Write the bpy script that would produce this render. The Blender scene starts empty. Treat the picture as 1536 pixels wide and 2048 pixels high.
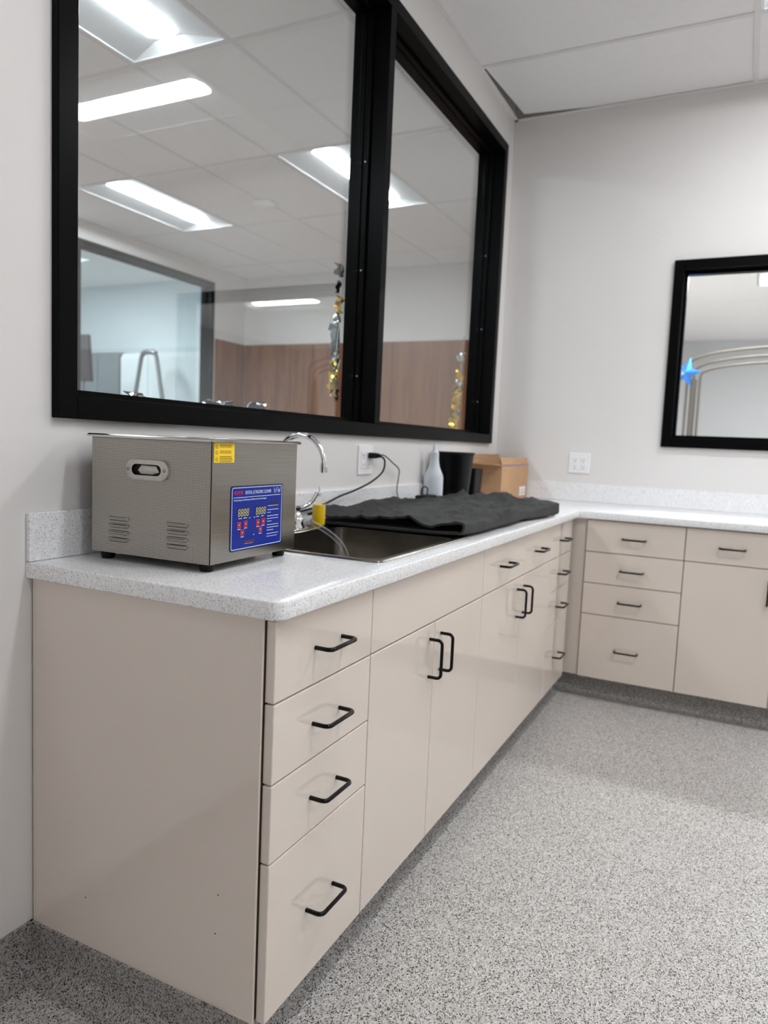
import bpy, bmesh, math, random
from mathutils import Vector, Matrix, noise
random.seed(7)
S = bpy.context.scene
COL = S.collection
PI = math.pi

# ------------------------------------------------------------------ camera
F_PX = 1452.13
yaw, pitch, roll = 0.457269, -0.0946698, 0.0438153
cp = Vector((-1.00863, -1.31932, 1.177196))
fwd = Vector((math.cos(pitch) * math.cos(yaw), math.cos(pitch) * math.sin(yaw), math.sin(pitch)))
rt0 = Vector((math.sin(yaw), -math.cos(yaw), 0))
up0 = rt0.cross(fwd)
rt = rt0 * math.cos(roll) + up0 * math.sin(roll)
up = up0 * math.cos(roll) - rt0 * math.sin(roll)
cd = bpy.data.cameras.new('camera')
cam = bpy.data.objects.new('camera', cd)
COL.objects.link(cam)
M = Matrix((rt, up, -fwd)).transposed().to_4x4()
M.translation = cp
cam.matrix_world = M
cd.sensor_fit = 'HORIZONTAL'
cd.sensor_width = 36.0
cd.lens = 36.0 * F_PX / 1536.0
cd.clip_start = 0.02
cd.clip_end = 60
cd.dof.use_dof = True
cd.dof.focus_distance = 1.55
cd.dof.aperture_fstop = 4.5
S.camera = cam

# ------------------------------------------------------------------ world, exposure
w = bpy.data.worlds.new('world')
S.world = w
w.use_nodes = True
w.node_tree.nodes['Background'].inputs[0].default_value = (0.9, 0.95, 1.0, 1)
w.node_tree.nodes['Background'].inputs[1].default_value = 0.05
S.view_settings.view_transform = 'Standard'
S.view_settings.look = 'None'
S.view_settings.gamma = 1
S.view_settings.use_curve_mapping = False
S.view_settings.exposure = 1.70
LAMP = 14.0           # radiance of a troffer lens
try:
    S.cycles.max_bounces = 10
    S.cycles.diffuse_bounces = 5
    S.cycles.glossy_bounces = 5
    S.cycles.transparent_max_bounces = 24
    S.cycles.sample_clamp_indirect = 6
    S.cycles.use_denoising = True
    S.cycles.caustics_reflective = False
    S.cycles.caustics_refractive = False
except Exception:
    pass

# ------------------------------------------------------------------ helpers
def lin(c):
    c = c / 255.0
    return c / 12.92 if c <= 0.04045 else ((c + 0.055) / 1.055) ** 2.4
def rgb(r, g, b):
    return (lin(r), lin(g), lin(b), 1)

class NT:
    def __init__(s, name):
        s.m = bpy.data.materials.new(name)
        s.m.use_nodes = True
        s.t = s.m.node_tree
        s.n = s.t.nodes
        s.b = s.n['Principled BSDF']
        s.out = s.n['Material Output']
    def add(s, typ, **kw):
        x = s.n.new(typ)
        for k, v in kw.items():
            setattr(x, k, v)
        return x
    def link(s, a, b):
        s.t.links.new(a, b)
    def math(s, op, a, b=None, c=None, clamp=False):
        x = s.n.new('ShaderNodeMath')
        x.operation = op
        x.use_clamp = clamp
        for i, v in enumerate((a, b, c)):
            if v is None:
                continue
            if isinstance(v, (int, float)):
                x.inputs[i].default_value = v
            else:
                s.link(v, x.inputs[i])
        return x.outputs[0]
    def obj_co(s):
        return s.add('ShaderNodeTexCoord').outputs['Object']
    def world_co(s):
        return s.add('ShaderNodeNewGeometry').outputs['Position']
    def noise(s, co, scale, detail=2.0, rough=0.5):
        x = s.add('ShaderNodeTexNoise')
        s.link(co, x.inputs['Vector'])
        x.inputs['Scale'].default_value = scale
        x.inputs['Detail'].default_value = detail
        x.inputs['Roughness'].default_value = rough
        return x
    def ramp(s, fac, stops, interp='LINEAR'):
        r = s.add('ShaderNodeValToRGB')
        r.color_ramp.interpolation = interp
        e = r.color_ramp.elements
        while len(e) < len(stops):
            e.new(0.5)
        for el, (p, c) in zip(e, stops):
            el.position = p
            el.color = c
        s.link(fac, r.inputs[0])
        return r.outputs[0]
    def bump(s, h, strength=0.2, dist=0.01):
        b = s.add('ShaderNodeBump')
        b.inputs['Strength'].default_value = strength
        b.inputs['Distance'].default_value = dist
        s.link(h, b.inputs['Height'])
        s.link(b.outputs[0], s.b.inputs['Normal'])
        return b
    def base(s, color, rough=0.5, metal=0.0, ior=1.5, coat=0.0):
        i = s.b.inputs
        i['Base Color'].default_value = color
        i['Roughness'].default_value = rough
        i['Metallic'].default_value = metal
        i['IOR'].default_value = ior
        i['Coat Weight'].default_value = coat
        return s

def plain(name, color, rough=0.5, metal=0.0, var=0.04, vscale=8.0, bump=0.0, bscale=200.0, coat=0.0):
    """procedural material: base colour with a faint noise variation and optional fine bump"""
    t = NT(name).base(color, rough, metal, coat=coat)
    co = t.obj_co()
    n = t.noise(co, vscale, 3)
    lo = tuple(c * (1 - var) for c in color[:3]) + (1,)
    hi = tuple(min(1, c * (1 + var)) for c in color[:3]) + (1,)
    t.link(t.ramp(n.outputs[0], [(0.3, lo), (0.7, hi)]), t.b.inputs['Base Color'])
    if bump:
        t.bump(t.noise(co, bscale, 2).outputs[0], bump, 0.002)
    return t.m

MAT = {}
MAT['wall'] = plain('wall_paint', rgb(223, 220, 218), 0.6, var=0.01, vscale=3, bump=0.12, bscale=420)
MAT['wall_cool'] = plain('wall_paint_cool', rgb(214, 222, 226), 0.6, var=0.01, bump=0.08, bscale=420)
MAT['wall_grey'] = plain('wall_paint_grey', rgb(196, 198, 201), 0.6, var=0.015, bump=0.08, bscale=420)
MAT['tile'] = plain('ceiling_tile', rgb(242, 240, 240), 0.85, var=0.012, vscale=30, bump=0.25, bscale=700)
MAT['tee'] = plain('ceiling_tee', rgb(228, 226, 225), 0.55, var=0.01)
MAT['plenum'] = plain('plenum_dark', rgb(16, 14, 12), 0.9)
MAT['black'] = plain('frame_black', rgb(9, 9, 10), 0.34, var=0.06, bump=0.05, bscale=260)
MAT['black'].node_tree.nodes['Principled BSDF'].inputs['Specular IOR Level'].default_value = 0.05
MAT['black'].node_tree.nodes['Principled BSDF'].inputs['Roughness'].default_value = 0.3
MAT['pull'] = plain('pull_black', rgb(5, 5, 5), 0.14, var=0.05)
MAT['pull'].node_tree.nodes['Principled BSDF'].inputs['Specular IOR Level'].default_value = 0.22
MAT['cab'] = plain('cabinet_laminate', rgb(221, 210, 200), 0.02, var=0.008, vscale=2)
MAT['cab'].node_tree.nodes['Principled BSDF'].inputs['IOR'].default_value = 1.68
MAT['cab_edge'] = plain('cabinet_edge_band', rgb(226, 214, 202), 0.2, var=0.01)
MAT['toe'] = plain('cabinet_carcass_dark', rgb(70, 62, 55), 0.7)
MAT['chrome'] = plain('chrome', (0.80, 0.80, 0.82, 1), 0.06, 1.0, var=0.02)
MAT['rubber'] = plain('black_rubber', rgb(16, 16, 17), 0.55, var=0.08)
MAT['blackplastic'] = plain('black_plastic', rgb(4, 4, 5), 0.4, var=0.06, bump=0.05, bscale=300)
MAT['blackplastic'].node_tree.nodes['Principled BSDF'].inputs['Specular IOR Level'].default_value = 0.2
MAT['rubber'].node_tree.nodes['Principled BSDF'].inputs['Specular IOR Level'].default_value = 0.25
MAT['white_plastic'] = plain('white_plastic', rgb(238, 237, 238), 0.35, var=0.01)
MAT['greyslot'] = plain('slot_grey', rgb(120, 118, 120), 0.5)
MAT['reflector'] = plain('troffer_enamel', rgb(238, 241, 244), 0.35, var=0.005)
MAT['white'] = plain('print_white', rgb(214, 226, 240), 0.5, var=0.01)
MAT['red'] = plain('print_red', rgb(200, 34, 40), 0.5, var=0.02)
MAT['darkred'] = plain('print_dark_red', rgb(92, 22, 38), 0.5, var=0.02)
MAT['blue'] = plain('panel_blue', rgb(0, 34, 138), 0.3, var=0.03)
MAT['blue'].node_tree.nodes['Principled BSDF'].inputs['Specular IOR Level'].default_value = 0.25
MAT['navy'] = plain('panel_navy', rgb(8, 22, 66), 0.2, var=0.03)
MAT['yellow'] = plain('sticker_yellow', rgb(246, 206, 18), 0.45, var=0.02)
MAT['ink'] = plain('print_ink', rgb(70, 58, 8), 0.5)
MAT['digit'] = plain('digit_cream', rgb(206, 200, 172), 0.4, var=0.02)
MAT['display'] = plain('display_olive', rgb(44, 42, 34), 0.2, var=0.04)
MAT['gold'] = plain('foil_gold', rgb(232, 190, 62), 0.16, 1.0, var=0.1, vscale=40)
MAT['silver'] = plain('foil_silver', rgb(205, 210, 214), 0.2, 1.0, var=0.1, vscale=40)
MAT['greyfoil'] = plain('paper_grey', rgb(128, 134, 140), 0.45, 0.3, var=0.06)
MAT['blackfoil'] = plain('foil_black', rgb(22, 22, 24), 0.18, 0.5, var=0.1)
MAT['bluefoil'] = plain('foil_blue', rgb(56, 132, 222), 0.2, 0.85, var=0.08)
MAT['paleblue'] = plain('foil_pale_blue', rgb(176, 216, 240), 0.2, 0.6, var=0.05)
MAT['greymetal'] = plain('grey_metal', rgb(128, 134, 138), 0.35, 0.6, var=0.03)
MAT['cast'] = plain('cast_aluminium', rgb(196, 192, 186), 0.42, 0.55, var=0.07, vscale=60)
MAT['archmetal'] = plain('arch_metal', rgb(96, 90, 82), 0.45, 0.4, var=0.05)
MAT['rimsteel'] = plain('rim_steel', (0.66, 0.65, 0.63, 1), 0.16, 1.0, var=0.04)
MAT['darkgrey'] = plain('monitor_dark', rgb(34, 38, 44), 0.3)
MAT['applgrey'] = plain('appliance_grey', rgb(120, 130, 136), 0.4)
MAT['whitepanel'] = plain('white_laminate', rgb(232, 238, 242), 0.3, var=0.01)

def m_floor(name='epoxy_flake_floor', k=1.0):
    t = NT(name).base(rgb(170, 165, 160), 0.3)
    co = t.world_co()
    v = t.add('ShaderNodeTexVoronoi', feature='F1')
    v.inputs['Scale'].default_value = 400
    t.link(co, v.inputs['Vector'])
    sp = t.add('ShaderNodeSeparateColor')
    t.link(v.outputs['Color'], sp.inputs[0])
    c1 = t.ramp(sp.outputs[0], [(0.0, rgb(44, 40, 38)), (0.11, rgb(128, 122, 117)), (0.24, rgb(182, 178, 174)),
                                (0.52, rgb(201, 198, 195)), (0.80, rgb(222, 220, 218))], 'CONSTANT')
    n = t.noise(co, 1.3, 3)
    mx = t.add('ShaderNodeMix', data_type='RGBA', blend_type='MULTIPLY')
    mx.inputs[0].default_value = 1.0
    t.link(c1, mx.inputs[6])
    t.link(t.ramp(n.outputs[0], [(0.3, (0.93, 0.92, 0.91, 1)), (0.7, (1, 1, 1, 1))]), mx.inputs[7])
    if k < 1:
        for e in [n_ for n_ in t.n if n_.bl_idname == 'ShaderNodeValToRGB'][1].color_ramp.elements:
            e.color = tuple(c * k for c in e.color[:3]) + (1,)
    t.link(mx.outputs[2], t.b.inputs['Base Color'])
    t.link(t.math('MULTIPLY_ADD', sp.outputs[1], 0.12, 0.26), t.b.inputs['Roughness'])
    n2 = t.noise(co, 120, 3, 0.6)
    t.bump(n2.outputs[0], 0.8, 0.005)
    return t.m
MAT['floor'] = m_floor()
MAT['cove'] = m_floor('epoxy_flake_cove_shaded', 0.62)  # floor flakes darkened: shade of the base and toe kick put into the colour

def m_counter():
    t = NT('quartz_counter').base(rgb(232, 232, 234), 0.22)
    co = t.world_co()
    v = t.add('ShaderNodeTexVoronoi', feature='F1')
    v.inputs['Scale'].default_value = 420
    t.link(co, v.inputs['Vector'])
    sp = t.add('ShaderNodeSeparateColor')
    t.link(v.outputs['Color'], sp.inputs[0])
    c1 = t.ramp(sp.outputs[0], [(0.0, rgb(190, 189, 190)), (0.04, rgb(219, 219, 220)), (0.22, rgb(236, 236, 238)),
                                (0.6, rgb(241, 241, 243)), (0.85, rgb(247, 247, 248))], 'CONSTANT')
    t.link(c1, t.b.inputs['Base Color'])
    return t.m
MAT['counter'] = m_counter()

def m_steel(name, kind):
    t = NT(name).base((0.50, 0.475, 0.44, 1), 0.30, 1.0)
    co = t.obj_co()
    if kind == 'dots':      # embossed linen dots, about 3.4 mm pitch, on every upright face
        s = t.add('ShaderNodeSeparateXYZ')
        t.link(co, s.inputs[0])
        k = 2 * PI / 0.0032
        a = t.math('SINE', t.math('MULTIPLY', t.math('ADD', s.outputs[0], s.outputs[1]), k))
        b = t.math('SINE', t.math('MULTIPLY', s.outputs[2], k))
        h = t.math('MULTIPLY', a, b)
        h2 = t.math('MAXIMUM', t.math('MULTIPLY_ADD', a, 0.5, 0.5), t.math('MULTIPLY_ADD', b, 0.5, 0.5))
        c = t.ramp(h2, [(0.45, (0.60, 0.57, 0.52, 1)), (0.95, (0.20, 0.185, 0.165, 1))])
        t.link(c, t.b.inputs['Base Color'])
        t.b.inputs['Roughness'].default_value = 0.24
        t.bump(h2, 0.35, 0.001).invert = True
    else:
        mp = t.add('ShaderNodeMapping')
        mp.inputs['Scale'].default_value = (6, 6, 900) if kind == 'brush' else (40, 40, 40)
        t.link(co, mp.inputs[0])
        n = t.noise(mp.outputs[0], 1.0, 3, 0.6)
        c = t.ramp(n.outputs[0], [(0.3, (0.24, 0.225, 0.20, 1)), (0.7, (0.33, 0.31, 0.275, 1))])
        t.link(c, t.b.inputs['Base Color'])
        t.bump(n.outputs[0], 0.06 if kind == 'brush' else 0.03, 0.001)
        t.b.inputs['Anisotropic'].default_value = 0.5 if kind == 'brush' else 0.0
        t.b.inputs['Roughness'].default_value = 0.24 if kind == 'brush' else 0.2
    return t.m
MAT['steel_dots'] = m_steel('steel_embossed', 'dots')
MAT['steel'] = m_steel('steel_brushed', 'brush')
MAT['steel_sink'] = m_steel('steel_sink', 'sink')

def m_glass():
    """clear sheet: passes light straight through, mirror reflection by Schlick on both faces"""
    t = NT('clear_glass')
    g = t.add('ShaderNodeNewGeometry')
    dot = t.add('ShaderNodeVectorMath', operation='DOT_PRODUCT')
    t.link(g.outputs['Normal'], dot.inputs[0])
    t.link(g.outputs['Incoming'], dot.inputs[1])
    c = t.math('ABSOLUTE', dot.outputs['Value'])
    p5 = t.math('POWER', t.math('SUBTRACT', 1.0, c, clamp=True), 5.0)
    f = t.math('MULTIPLY_ADD', p5, 0.92, 0.08, clamp=True)
    tr = t.add('ShaderNodeBsdfTransparent')
    tr.inputs[0].default_value = (0.965, 0.985, 0.98, 1)
    gl = t.add('ShaderNodeBsdfGlossy')
    gl.inputs['Roughness'].default_value = 0.0
    n = t.noise(t.world_co(), 1.4, 1)
    b = t.add('ShaderNodeBump')
    b.inputs['Strength'].default_value = 0.02
    b.inputs['Distance'].default_value = 0.01
    t.link(n.outputs[0], b.inputs['Height'])
    t.link(b.outputs[0], gl.inputs['Normal'])
    mx = t.add('ShaderNodeMixShader')
    t.link(f, mx.inputs[0])
    t.link(tr.outputs[0], mx.inputs[1])
    t.link(gl.outputs[0], mx.inputs[2])
    t.link(mx.outputs[0], t.out.inputs[0])
    t.n.remove(t.b)
    return t.m
MAT['glass'] = m_glass()

def m_clear(name, tint, amount=0.72, white=(0.9, 0.92, 0.95, 1), rough=0.15):
    """thin clear or milky plastic: transparent mixed with a glossy body colour"""
    t = NT(name).base(white, rough)
    n = t.noise(t.obj_co(), 30, 2)
    tr = t.add('ShaderNodeBsdfTransparent')
    tr.inputs[0].default_value = tint
    lw = t.add('ShaderNodeLayerWeight')
    lw.inputs[0].default_value = 0.35
    f = t.math('SUBTRACT', t.math('MULTIPLY_ADD', n.outputs[0], 0.08, amount), t.math('MULTIPLY', lw.outputs['Facing'], 0.55), clamp=True)
    mx = t.add('ShaderNodeMixShader')
    t.link(f, mx.inputs[0])
    t.link(t.b.outputs[0], mx.inputs[1])
    t.link(tr.outputs[0], mx.inputs[2])
    t.link(mx.outputs[0], t.out.inputs[0])
    return t.m
MAT['hose'] = m_clear('clear_hose', (0.96, 0.97, 0.97, 1), 0.95)
MAT['milky'] = m_clear('milky_plastic', (0.9, 0.94, 0.98, 1), 0.30, (0.80, 0.84, 0.90, 1), 0.3)
MAT['clearbottle'] = m_clear('clear_bottle', (0.99, 0.98, 0.92, 1), 1.05)
MAT['yellowliquid'] = plain('yellow_liquid', rgb(244, 204, 6), 0.12, var=0.06, vscale=20)

def m_lamp(name, col, k):
    t = NT(name)
    e = t.add('ShaderNodeEmission')
    n = t.noise(t.obj_co(), 3, 1)
    t.link(t.ramp(n.outputs[0], [(0.2, tuple(c * 0.98 for c in col) + (1,)), (0.8, col + (1,))]), e.inputs[0])
    e.inputs[1].default_value = k
    t.link(e.outputs[0], t.out.inputs[0])
    t.n.remove(t.b)
    return t.m
MAT['lamp'] = m_lamp('troffer_lens', (0.945, 0.975, 1.0), LAMP)
MAT['lamp2'] = m_lamp('troffer_lens_next_room', (0.89, 0.955, 1.0), LAMP * 1.35)
MAT['lamp3'] = m_lamp('troffer_lens_far_room', (0.98, 0.99, 1.0), LAMP * 3.6)
MAT['lamp4'] = m_lamp('troffer_lens_cool', (0.86, 0.95, 1.0), LAMP * 2.1)

def m_wood():
    t = NT('wood_laminate').base(rgb(140, 92, 58), 0.35)
    co = t.world_co()
    mp = t.add('ShaderNodeMapping')
    mp.inputs['Scale'].default_value = (9, 9, 0.7)
    t.link(co, mp.inputs[0])
    n = t.noise(mp.outputs[0], 2.2, 5, 0.6)
    c = t.ramp(n.outputs[0], [(0.25, rgb(98, 56, 30)), (0.5, rgb(128, 80, 46)), (0.75, rgb(150, 100, 62))])
    t.link(c, t.b.inputs['Base Color'])
    return t.m
MAT['wood'] = m_wood()

def m_card():
    t = NT('cardboard').base(rgb(190, 150, 112), 0.8)
    co = t.obj_co()
    mp = t.add('ShaderNodeMapping')
    mp.inputs['Scale'].default_value = (1, 1, 30)
    t.link(co, mp.inputs[0])
    n = t.noise(mp.outputs[0], 9, 3)
    t.link(t.ramp(n.outputs[0], [(0.3, rgb(178, 138, 102)), (0.7, rgb(198, 158, 120))]), t.b.inputs['Base Color'])
    return t.m
MAT['card'] = m_card()

def m_towel():
    t = NT('black_terry').base(rgb(30, 28, 28), 0.95)
    co = t.obj_co()
    n = t.noise(co, 620, 3, 0.7)
    n2 = t.noise(co, 22, 3)
    t.link(t.ramp(n.outputs[0], [(0.32, rgb(9, 9, 9)), (0.70, rgb(54, 52, 51))]), t.b.inputs['Base Color'])
    s = t.add('ShaderNodeSeparateXYZ')
    t.link(co, s.inputs[0])
    rib = t.math('SINE', t.math('MULTIPLY', s.outputs[0], 2 * PI / 0.016))
    h = t.math('ADD', t.math('MULTIPLY', n.outputs[0], 1.0), t.math('MULTIPLY', rib, 0.12))
    t.bump(h, 0.9, 0.004)
    t.b.inputs['Sheen Weight'].default_value = 0.12
    t.b.inputs['Sheen Roughness'].default_value = 0.5
    return t.m
MAT['towel'] = m_towel()

class MB:
    """collects geometry, then links it as ONE mesh object"""
    def __init__(s):
        s.bm = bmesh.new()
    def box(s, x0, x1, y0, y1, z0, z1, bev=0.0, seg=2):
        t = bmesh.new()
        bmesh.ops.create_cube(t, size=1)
        bmesh.ops.scale(t, vec=(abs(x1 - x0), abs(y1 - y0), abs(z1 - z0)), verts=t.verts)
        bmesh.ops.translate(t, vec=((x0 + x1) / 2, (y0 + y1) / 2, (z0 + z1) / 2), verts=t.verts)
        if bev:
            bmesh.ops.bevel(t, geom=t.edges[:], offset=bev, segments=seg, affect='EDGES', profile=0.5)
        return s.merge(t)
    def merge(s, t, mat=None):
        me = bpy.data.meshes.new('tmp')
        t.to_mesh(me)
        t.free()
        if mat:
            me.transform(mat)
        s.bm.from_mesh(me)
        bpy.data.meshes.remove(me)
        return s
    def poly(s, pts, faces):
        v = [s.bm.verts.new(p) for p in pts]
        for f in faces:
            try:
                s.bm.faces.new([v[i] for i in f])
            except ValueError:
                pass
        return s
    def tube(s, pts, r, n=10, caps=True, closed=False):
        pts = [Vector(p) for p in pts]
        rings = []
        N = len(pts)
        prev = None
        for i, p in enumerate(pts):
            if closed:
                d = (pts[(i + 1) % N] - pts[i - 1]).normalized()
            else:
                d = (pts[min(i + 1, N - 1)] - pts[max(i - 1, 0)]).normalized()
            if prev is None:
                a = Vector((0, 0, 1)) if abs(d.z) < 0.9 else Vector((1, 0, 0))
                nrm = (a - d * a.dot(d)).normalized()
            else:
                nrm = (prev - d * prev.dot(d)).normalized()
            prev = nrm
            bn = d.cross(nrm)
            rr = r[i] if isinstance(r, (list, tuple)) else r
            rings.append([s.bm.verts.new(p + (nrm * math.cos(2 * PI * k / n) + bn * math.sin(2 * PI * k / n)) * rr) for k in range(n)])
        m = N if closed else N - 1
        for i in range(m):
            a, b = rings[i], rings[(i + 1) % N]
            for k in range(n):
                s.bm.faces.new((a[k], a[(k + 1) % n], b[(k + 1) % n], b[k]))
        if caps and not closed:
            s.bm.faces.new(rings[0][::-1])
            s.bm.faces.new(rings[-1])
        return s
    def lathe(s, prof, c=(0, 0, 0), n=24, cap0=True, cap1=True, sx=1.0, sy=1.0):
        rings = []
        for r, z in prof:
            rings.append([s.bm.verts.new((c[0] + sx * r * math.cos(2 * PI * k / n), c[1] + sy * r * math.sin(2 * PI * k / n), c[2] + z)) for k in range(n)])
        for a, b in zip(rings, rings[1:]):
            for k in range(n):
                s.bm.faces.new((a[k], a[(k + 1) % n], b[(k + 1) % n], b[k]))
        if cap0:
            s.bm.faces.new(rings[0][::-1])
        if cap1:
            s.bm.faces.new(rings[-1])
        return s
    def build(s, name, mat, parent=None, smooth=False, loc=None, rot=None):
        bmesh.ops.recalc_face_normals(s.bm, faces=s.bm.faces[:])
        me = bpy.data.meshes.new(name)
        s.bm.to_mesh(me)
        s.bm.free()
        me.materials.append(MAT[mat] if isinstance(mat, str) else mat)
        if smooth:
            for p in me.polygons:
                p.use_smooth = True
            try:
                me.set_sharp_from_angle(angle=math.radians(40))
            except Exception:
                pass
        o = bpy.data.objects.new(name, me)
        COL.objects.link(o)
        if parent:
            o.parent = parent
        if loc:
            o.location = loc
        if rot:
            o.rotation_euler = rot
        return o

def box(name, mat, x0, x1, y0, y1, z0, z1, parent=None, bev=0.0):
    return MB().box(x0, x1, y0, y1, z0, z1, bev).build(name, mat, parent)
def tag(o, label, cat, group=None):
    o['label'] = label
    o['category'] = cat
    if group:
        o['group'] = group
    return o
def struct(o, label=None):
    o['kind'] = 'structure'
    if label:
        o['label'] = label
        o['category'] = o.name.split('_')[0].split('.')[0]
    return o
def empty(name, loc=(0, 0, 0), rz=0.0):
    o = bpy.data.objects.new(name, None)
    COL.objects.link(o)
    o.location = loc
    o.rotation_euler = (0, 0, rz)
    o.empty_display_size = 0.05
    return o
def copy_to(src, parent, loc=None, rot=None):
    c = src.copy()
    COL.objects.link(c)
    c.parent = parent
    if loc is not None:
        c.location = loc
    if rot is not None:
        c.rotation_euler = rot
    return c
def arc(cx, cy, r, a0, a1, n):
    return [(cx + r * math.cos(a0 + (a1 - a0) * i / n), cy + r * math.sin(a0 + (a1 - a0) * i / n)) for i in range(n + 1)]

# ------------------------------------------------------------------ dimensions
L = 3.1327            # far wall face
WT = 0.115            # wall thickness
ZC = 3.015            # ceiling
Y1 = -4.87            # right wall of this room
XB = -2.05            # wall behind the camera
X2 = 6.05             # far wall of next room
Y2 = 4.08             # back wall of next room
X3 = 11.7             # back wall of the room behind the far window
WX0, WX1, WZ0, WZ1 = 0.063, 2.985, 1.2005, 2.832      # big window frame, outside
FY0, FY1, FZ0, FZ1 = -0.909, -2.31, 1.2205, 2.186     # far window frame, outside

# ------------------------------------------------------------------ shell
m = MB().box(XB - .12, X3 + .12, -7.6, 7.6, -0.12, 0.0)
struct(m.build('floor', 'floor'), 'grey speckled epoxy flake floor')

def wall_with_hole(name, mat, axis, a0, a1, t0, t1, hole, label, z1=3.30):
    """wall along axis x or y from a0 to a1, thickness t0..t1, hole (h0,h1,z0,z1)"""
    mb = MB()
    def b(p0, p1, za, zb):
        if axis == 'x':
            mb.box(p0, p1, t0, t1, za, zb)
        else:
            mb.box(t0, t1, p0, p1, za, zb)
    if hole:
        h0, h1, za, zb = hole
        b(a0, h0, 0, z1); b(h1, a1, 0, z1); b(h0, h1, 0, za); b(h0, h1, zb, z1)
    else:
        b(a0, a1, 0, z1)
    return struct(mb.build(name, mat), label)

IN = 0.02
wall_with_hole('wall_left', 'wall', 'x', XB, X3, 0, WT, (WX0 + IN, WX1 - IN, WZ0 + IN, WZ1 - IN), 'pale greige painted wall around the big black framed window')
wall_with_hole('wall_far', 'wall', 'y', -7.0, 0, L, L + WT, (FY1 + IN, FY0 - IN, FZ0 + IN, FZ1 - IN), 'pale painted wall at the far end with the small black window')
wall_with_hole('wall_right', 'wall', 'x', XB, L, Y1 - .12, Y1, None, 'pale painted wall opposite the big window')
wall_with_hole('wall_near', 'wall', 'y', Y1, Y2, XB - .12, XB, None, 'pale painted wall behind the viewpoint')
wall_with_hole('wall_next_back', 'wall', 'x', XB, X2, Y2, Y2 + WT, (3.635, 5.45, WZ0 + IN, 2.832), 'pale wall of the next room with a black framed window')
wall_with_hole('wall_next_far', 'wall', 'y', WT, Y2 + WT, X2, X2 + WT, None, 'far wall of the next room with brown wood lower panels')
wall_with_hole('wall_beyond_far', 'wall_grey', 'y', -7.0, 0, X3, X3 + .12, None, 'grey wall deep behind the small window')
wall_with_hole('wall_beyond_right', 'wall_grey', 'x', L, X3, -7.12, -7.0, None, 'grey side wall of the room behind the small window')
wall_with_hole('wall_rear_right', 'wall_cool', 'y', Y2 + WT, 7.4, 5.87, 5.99, None, 'bluish white wall behind the next room window')
wall_with_hole('wall_rear_back', 'wall_cool', 'x', 0.5, 5.87, 7.4, 7.52, None, 'bluish white rear wall seen behind the next room')
wall_with_hole('wall_rear_left', 'wall_cool', 'y', Y2 + WT, 7.4, 0.4, 0.5, None, 'bluish white side wall of the rearmost room')

# ---- ceilings: every lay-in tile is its own piece, tees and wall angles too
def tee_x(par, x0, x1, y):
    return MB().box(x0, x1, y - .012, y + .012, ZC, ZC + .004).box(x0, x1, y - .001, y + .001, ZC + .004, ZC + .03).build('grid_tee', 'tee', par)
def tee_y(par, y0, y1, x):
    return MB().box(x - .012, x + .012, y0, y1, ZC - .0004, ZC + .0036).box(x - .001, x + .001, y0, y1, ZC + .004, ZC + .03).build('grid_tee', 'tee', par)

def ceiling(name, label, xs, ys, lights, gap=None):
    """xs, ys: grid lines ascending; lights: set of (i, j) cells taken by troffers"""
    par = struct(empty(name, (0, 0, ZC)), label)
    inv = Vector((0, 0, ZC))
    x0, x1, y0, y1 = xs[0], xs[-1], ys[0], ys[-1]
    cache = {}
    objs = []
    for i in range(len(xs) - 1):
        for j in range(len(ys) - 1):
            if (i, j) in lights:
                continue
            w_, d_ = xs[i + 1] - xs[i], ys[j + 1] - ys[j]
            key = (round(w_, 3), round(d_, 3))
            cx, cy, lift, rx, ry = (xs[i] + xs[i + 1]) / 2, (ys[j] + ys[j + 1]) / 2, 0.0, 0.0, 0.0
            if gap and (i, j) == gap[0]:      # tile that sits askew and leaves a dark gap in the corner
                q_ = [(-w_ / 2 + .004, -d_ / 2 + .004), (w_ / 2 - .006, -d_ / 2 + .004), (w_ / 2 - .020, d_ / 2 - .42), (w_ / 2 - .064, d_ / 2 - .070), (-w_ / 2 + .004, d_ / 2 - .026)]
                o = MB().poly([(a, b, .006) for a, b in q_] + [(a, b, .022) for a, b in q_], [(4, 3, 2, 1, 0), (5, 6, 7, 8, 9)] + [(k, (k + 1) % 5, 5 + (k + 1) % 5, 5 + k) for k in range(5)]).build('ceiling_tile', 'tile', par)
            elif key in cache:
                o = copy_to(cache[key], par)
            else:
                o = MB().box(-w_ / 2 + .004, w_ / 2 - .004, -d_ / 2 + .004, d_ / 2 - .004, .004, .020, .002).build('ceiling_tile', 'tile', par)
                cache[key] = o
            o.location = (cx, cy, lift)
            o.rotation_euler = (rx, ry, 0)
            objs.append(o)
    for x in xs[1:-1]:
        objs.append(tee_y(par, y0, y1, x))
    for y in ys[1:-1]:
        objs.append(tee_x(par, x0, x1, y))
    for (a, b, c, d) in ((x0, x1, y0, y0 + .022), (x0, x1, y1 - .022, y1), (x0, x0 + .022, y0, y1), (x1 - .022, x1, y0, y1)):
        objs.append(MB().box(a, b, c, d, ZC - .0008, ZC + .003).build('wall_angle', 'tee', par))
    objs.append(MB().box(x0, x1, y0, y1, ZC + .24, ZC + .28).build('deck', 'plenum', par))
    for o in objs:
        if o.name.startswith('ceiling_tile'):
            continue
        for v in o.data.vertices:
            v.co -= inv
    return par

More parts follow.
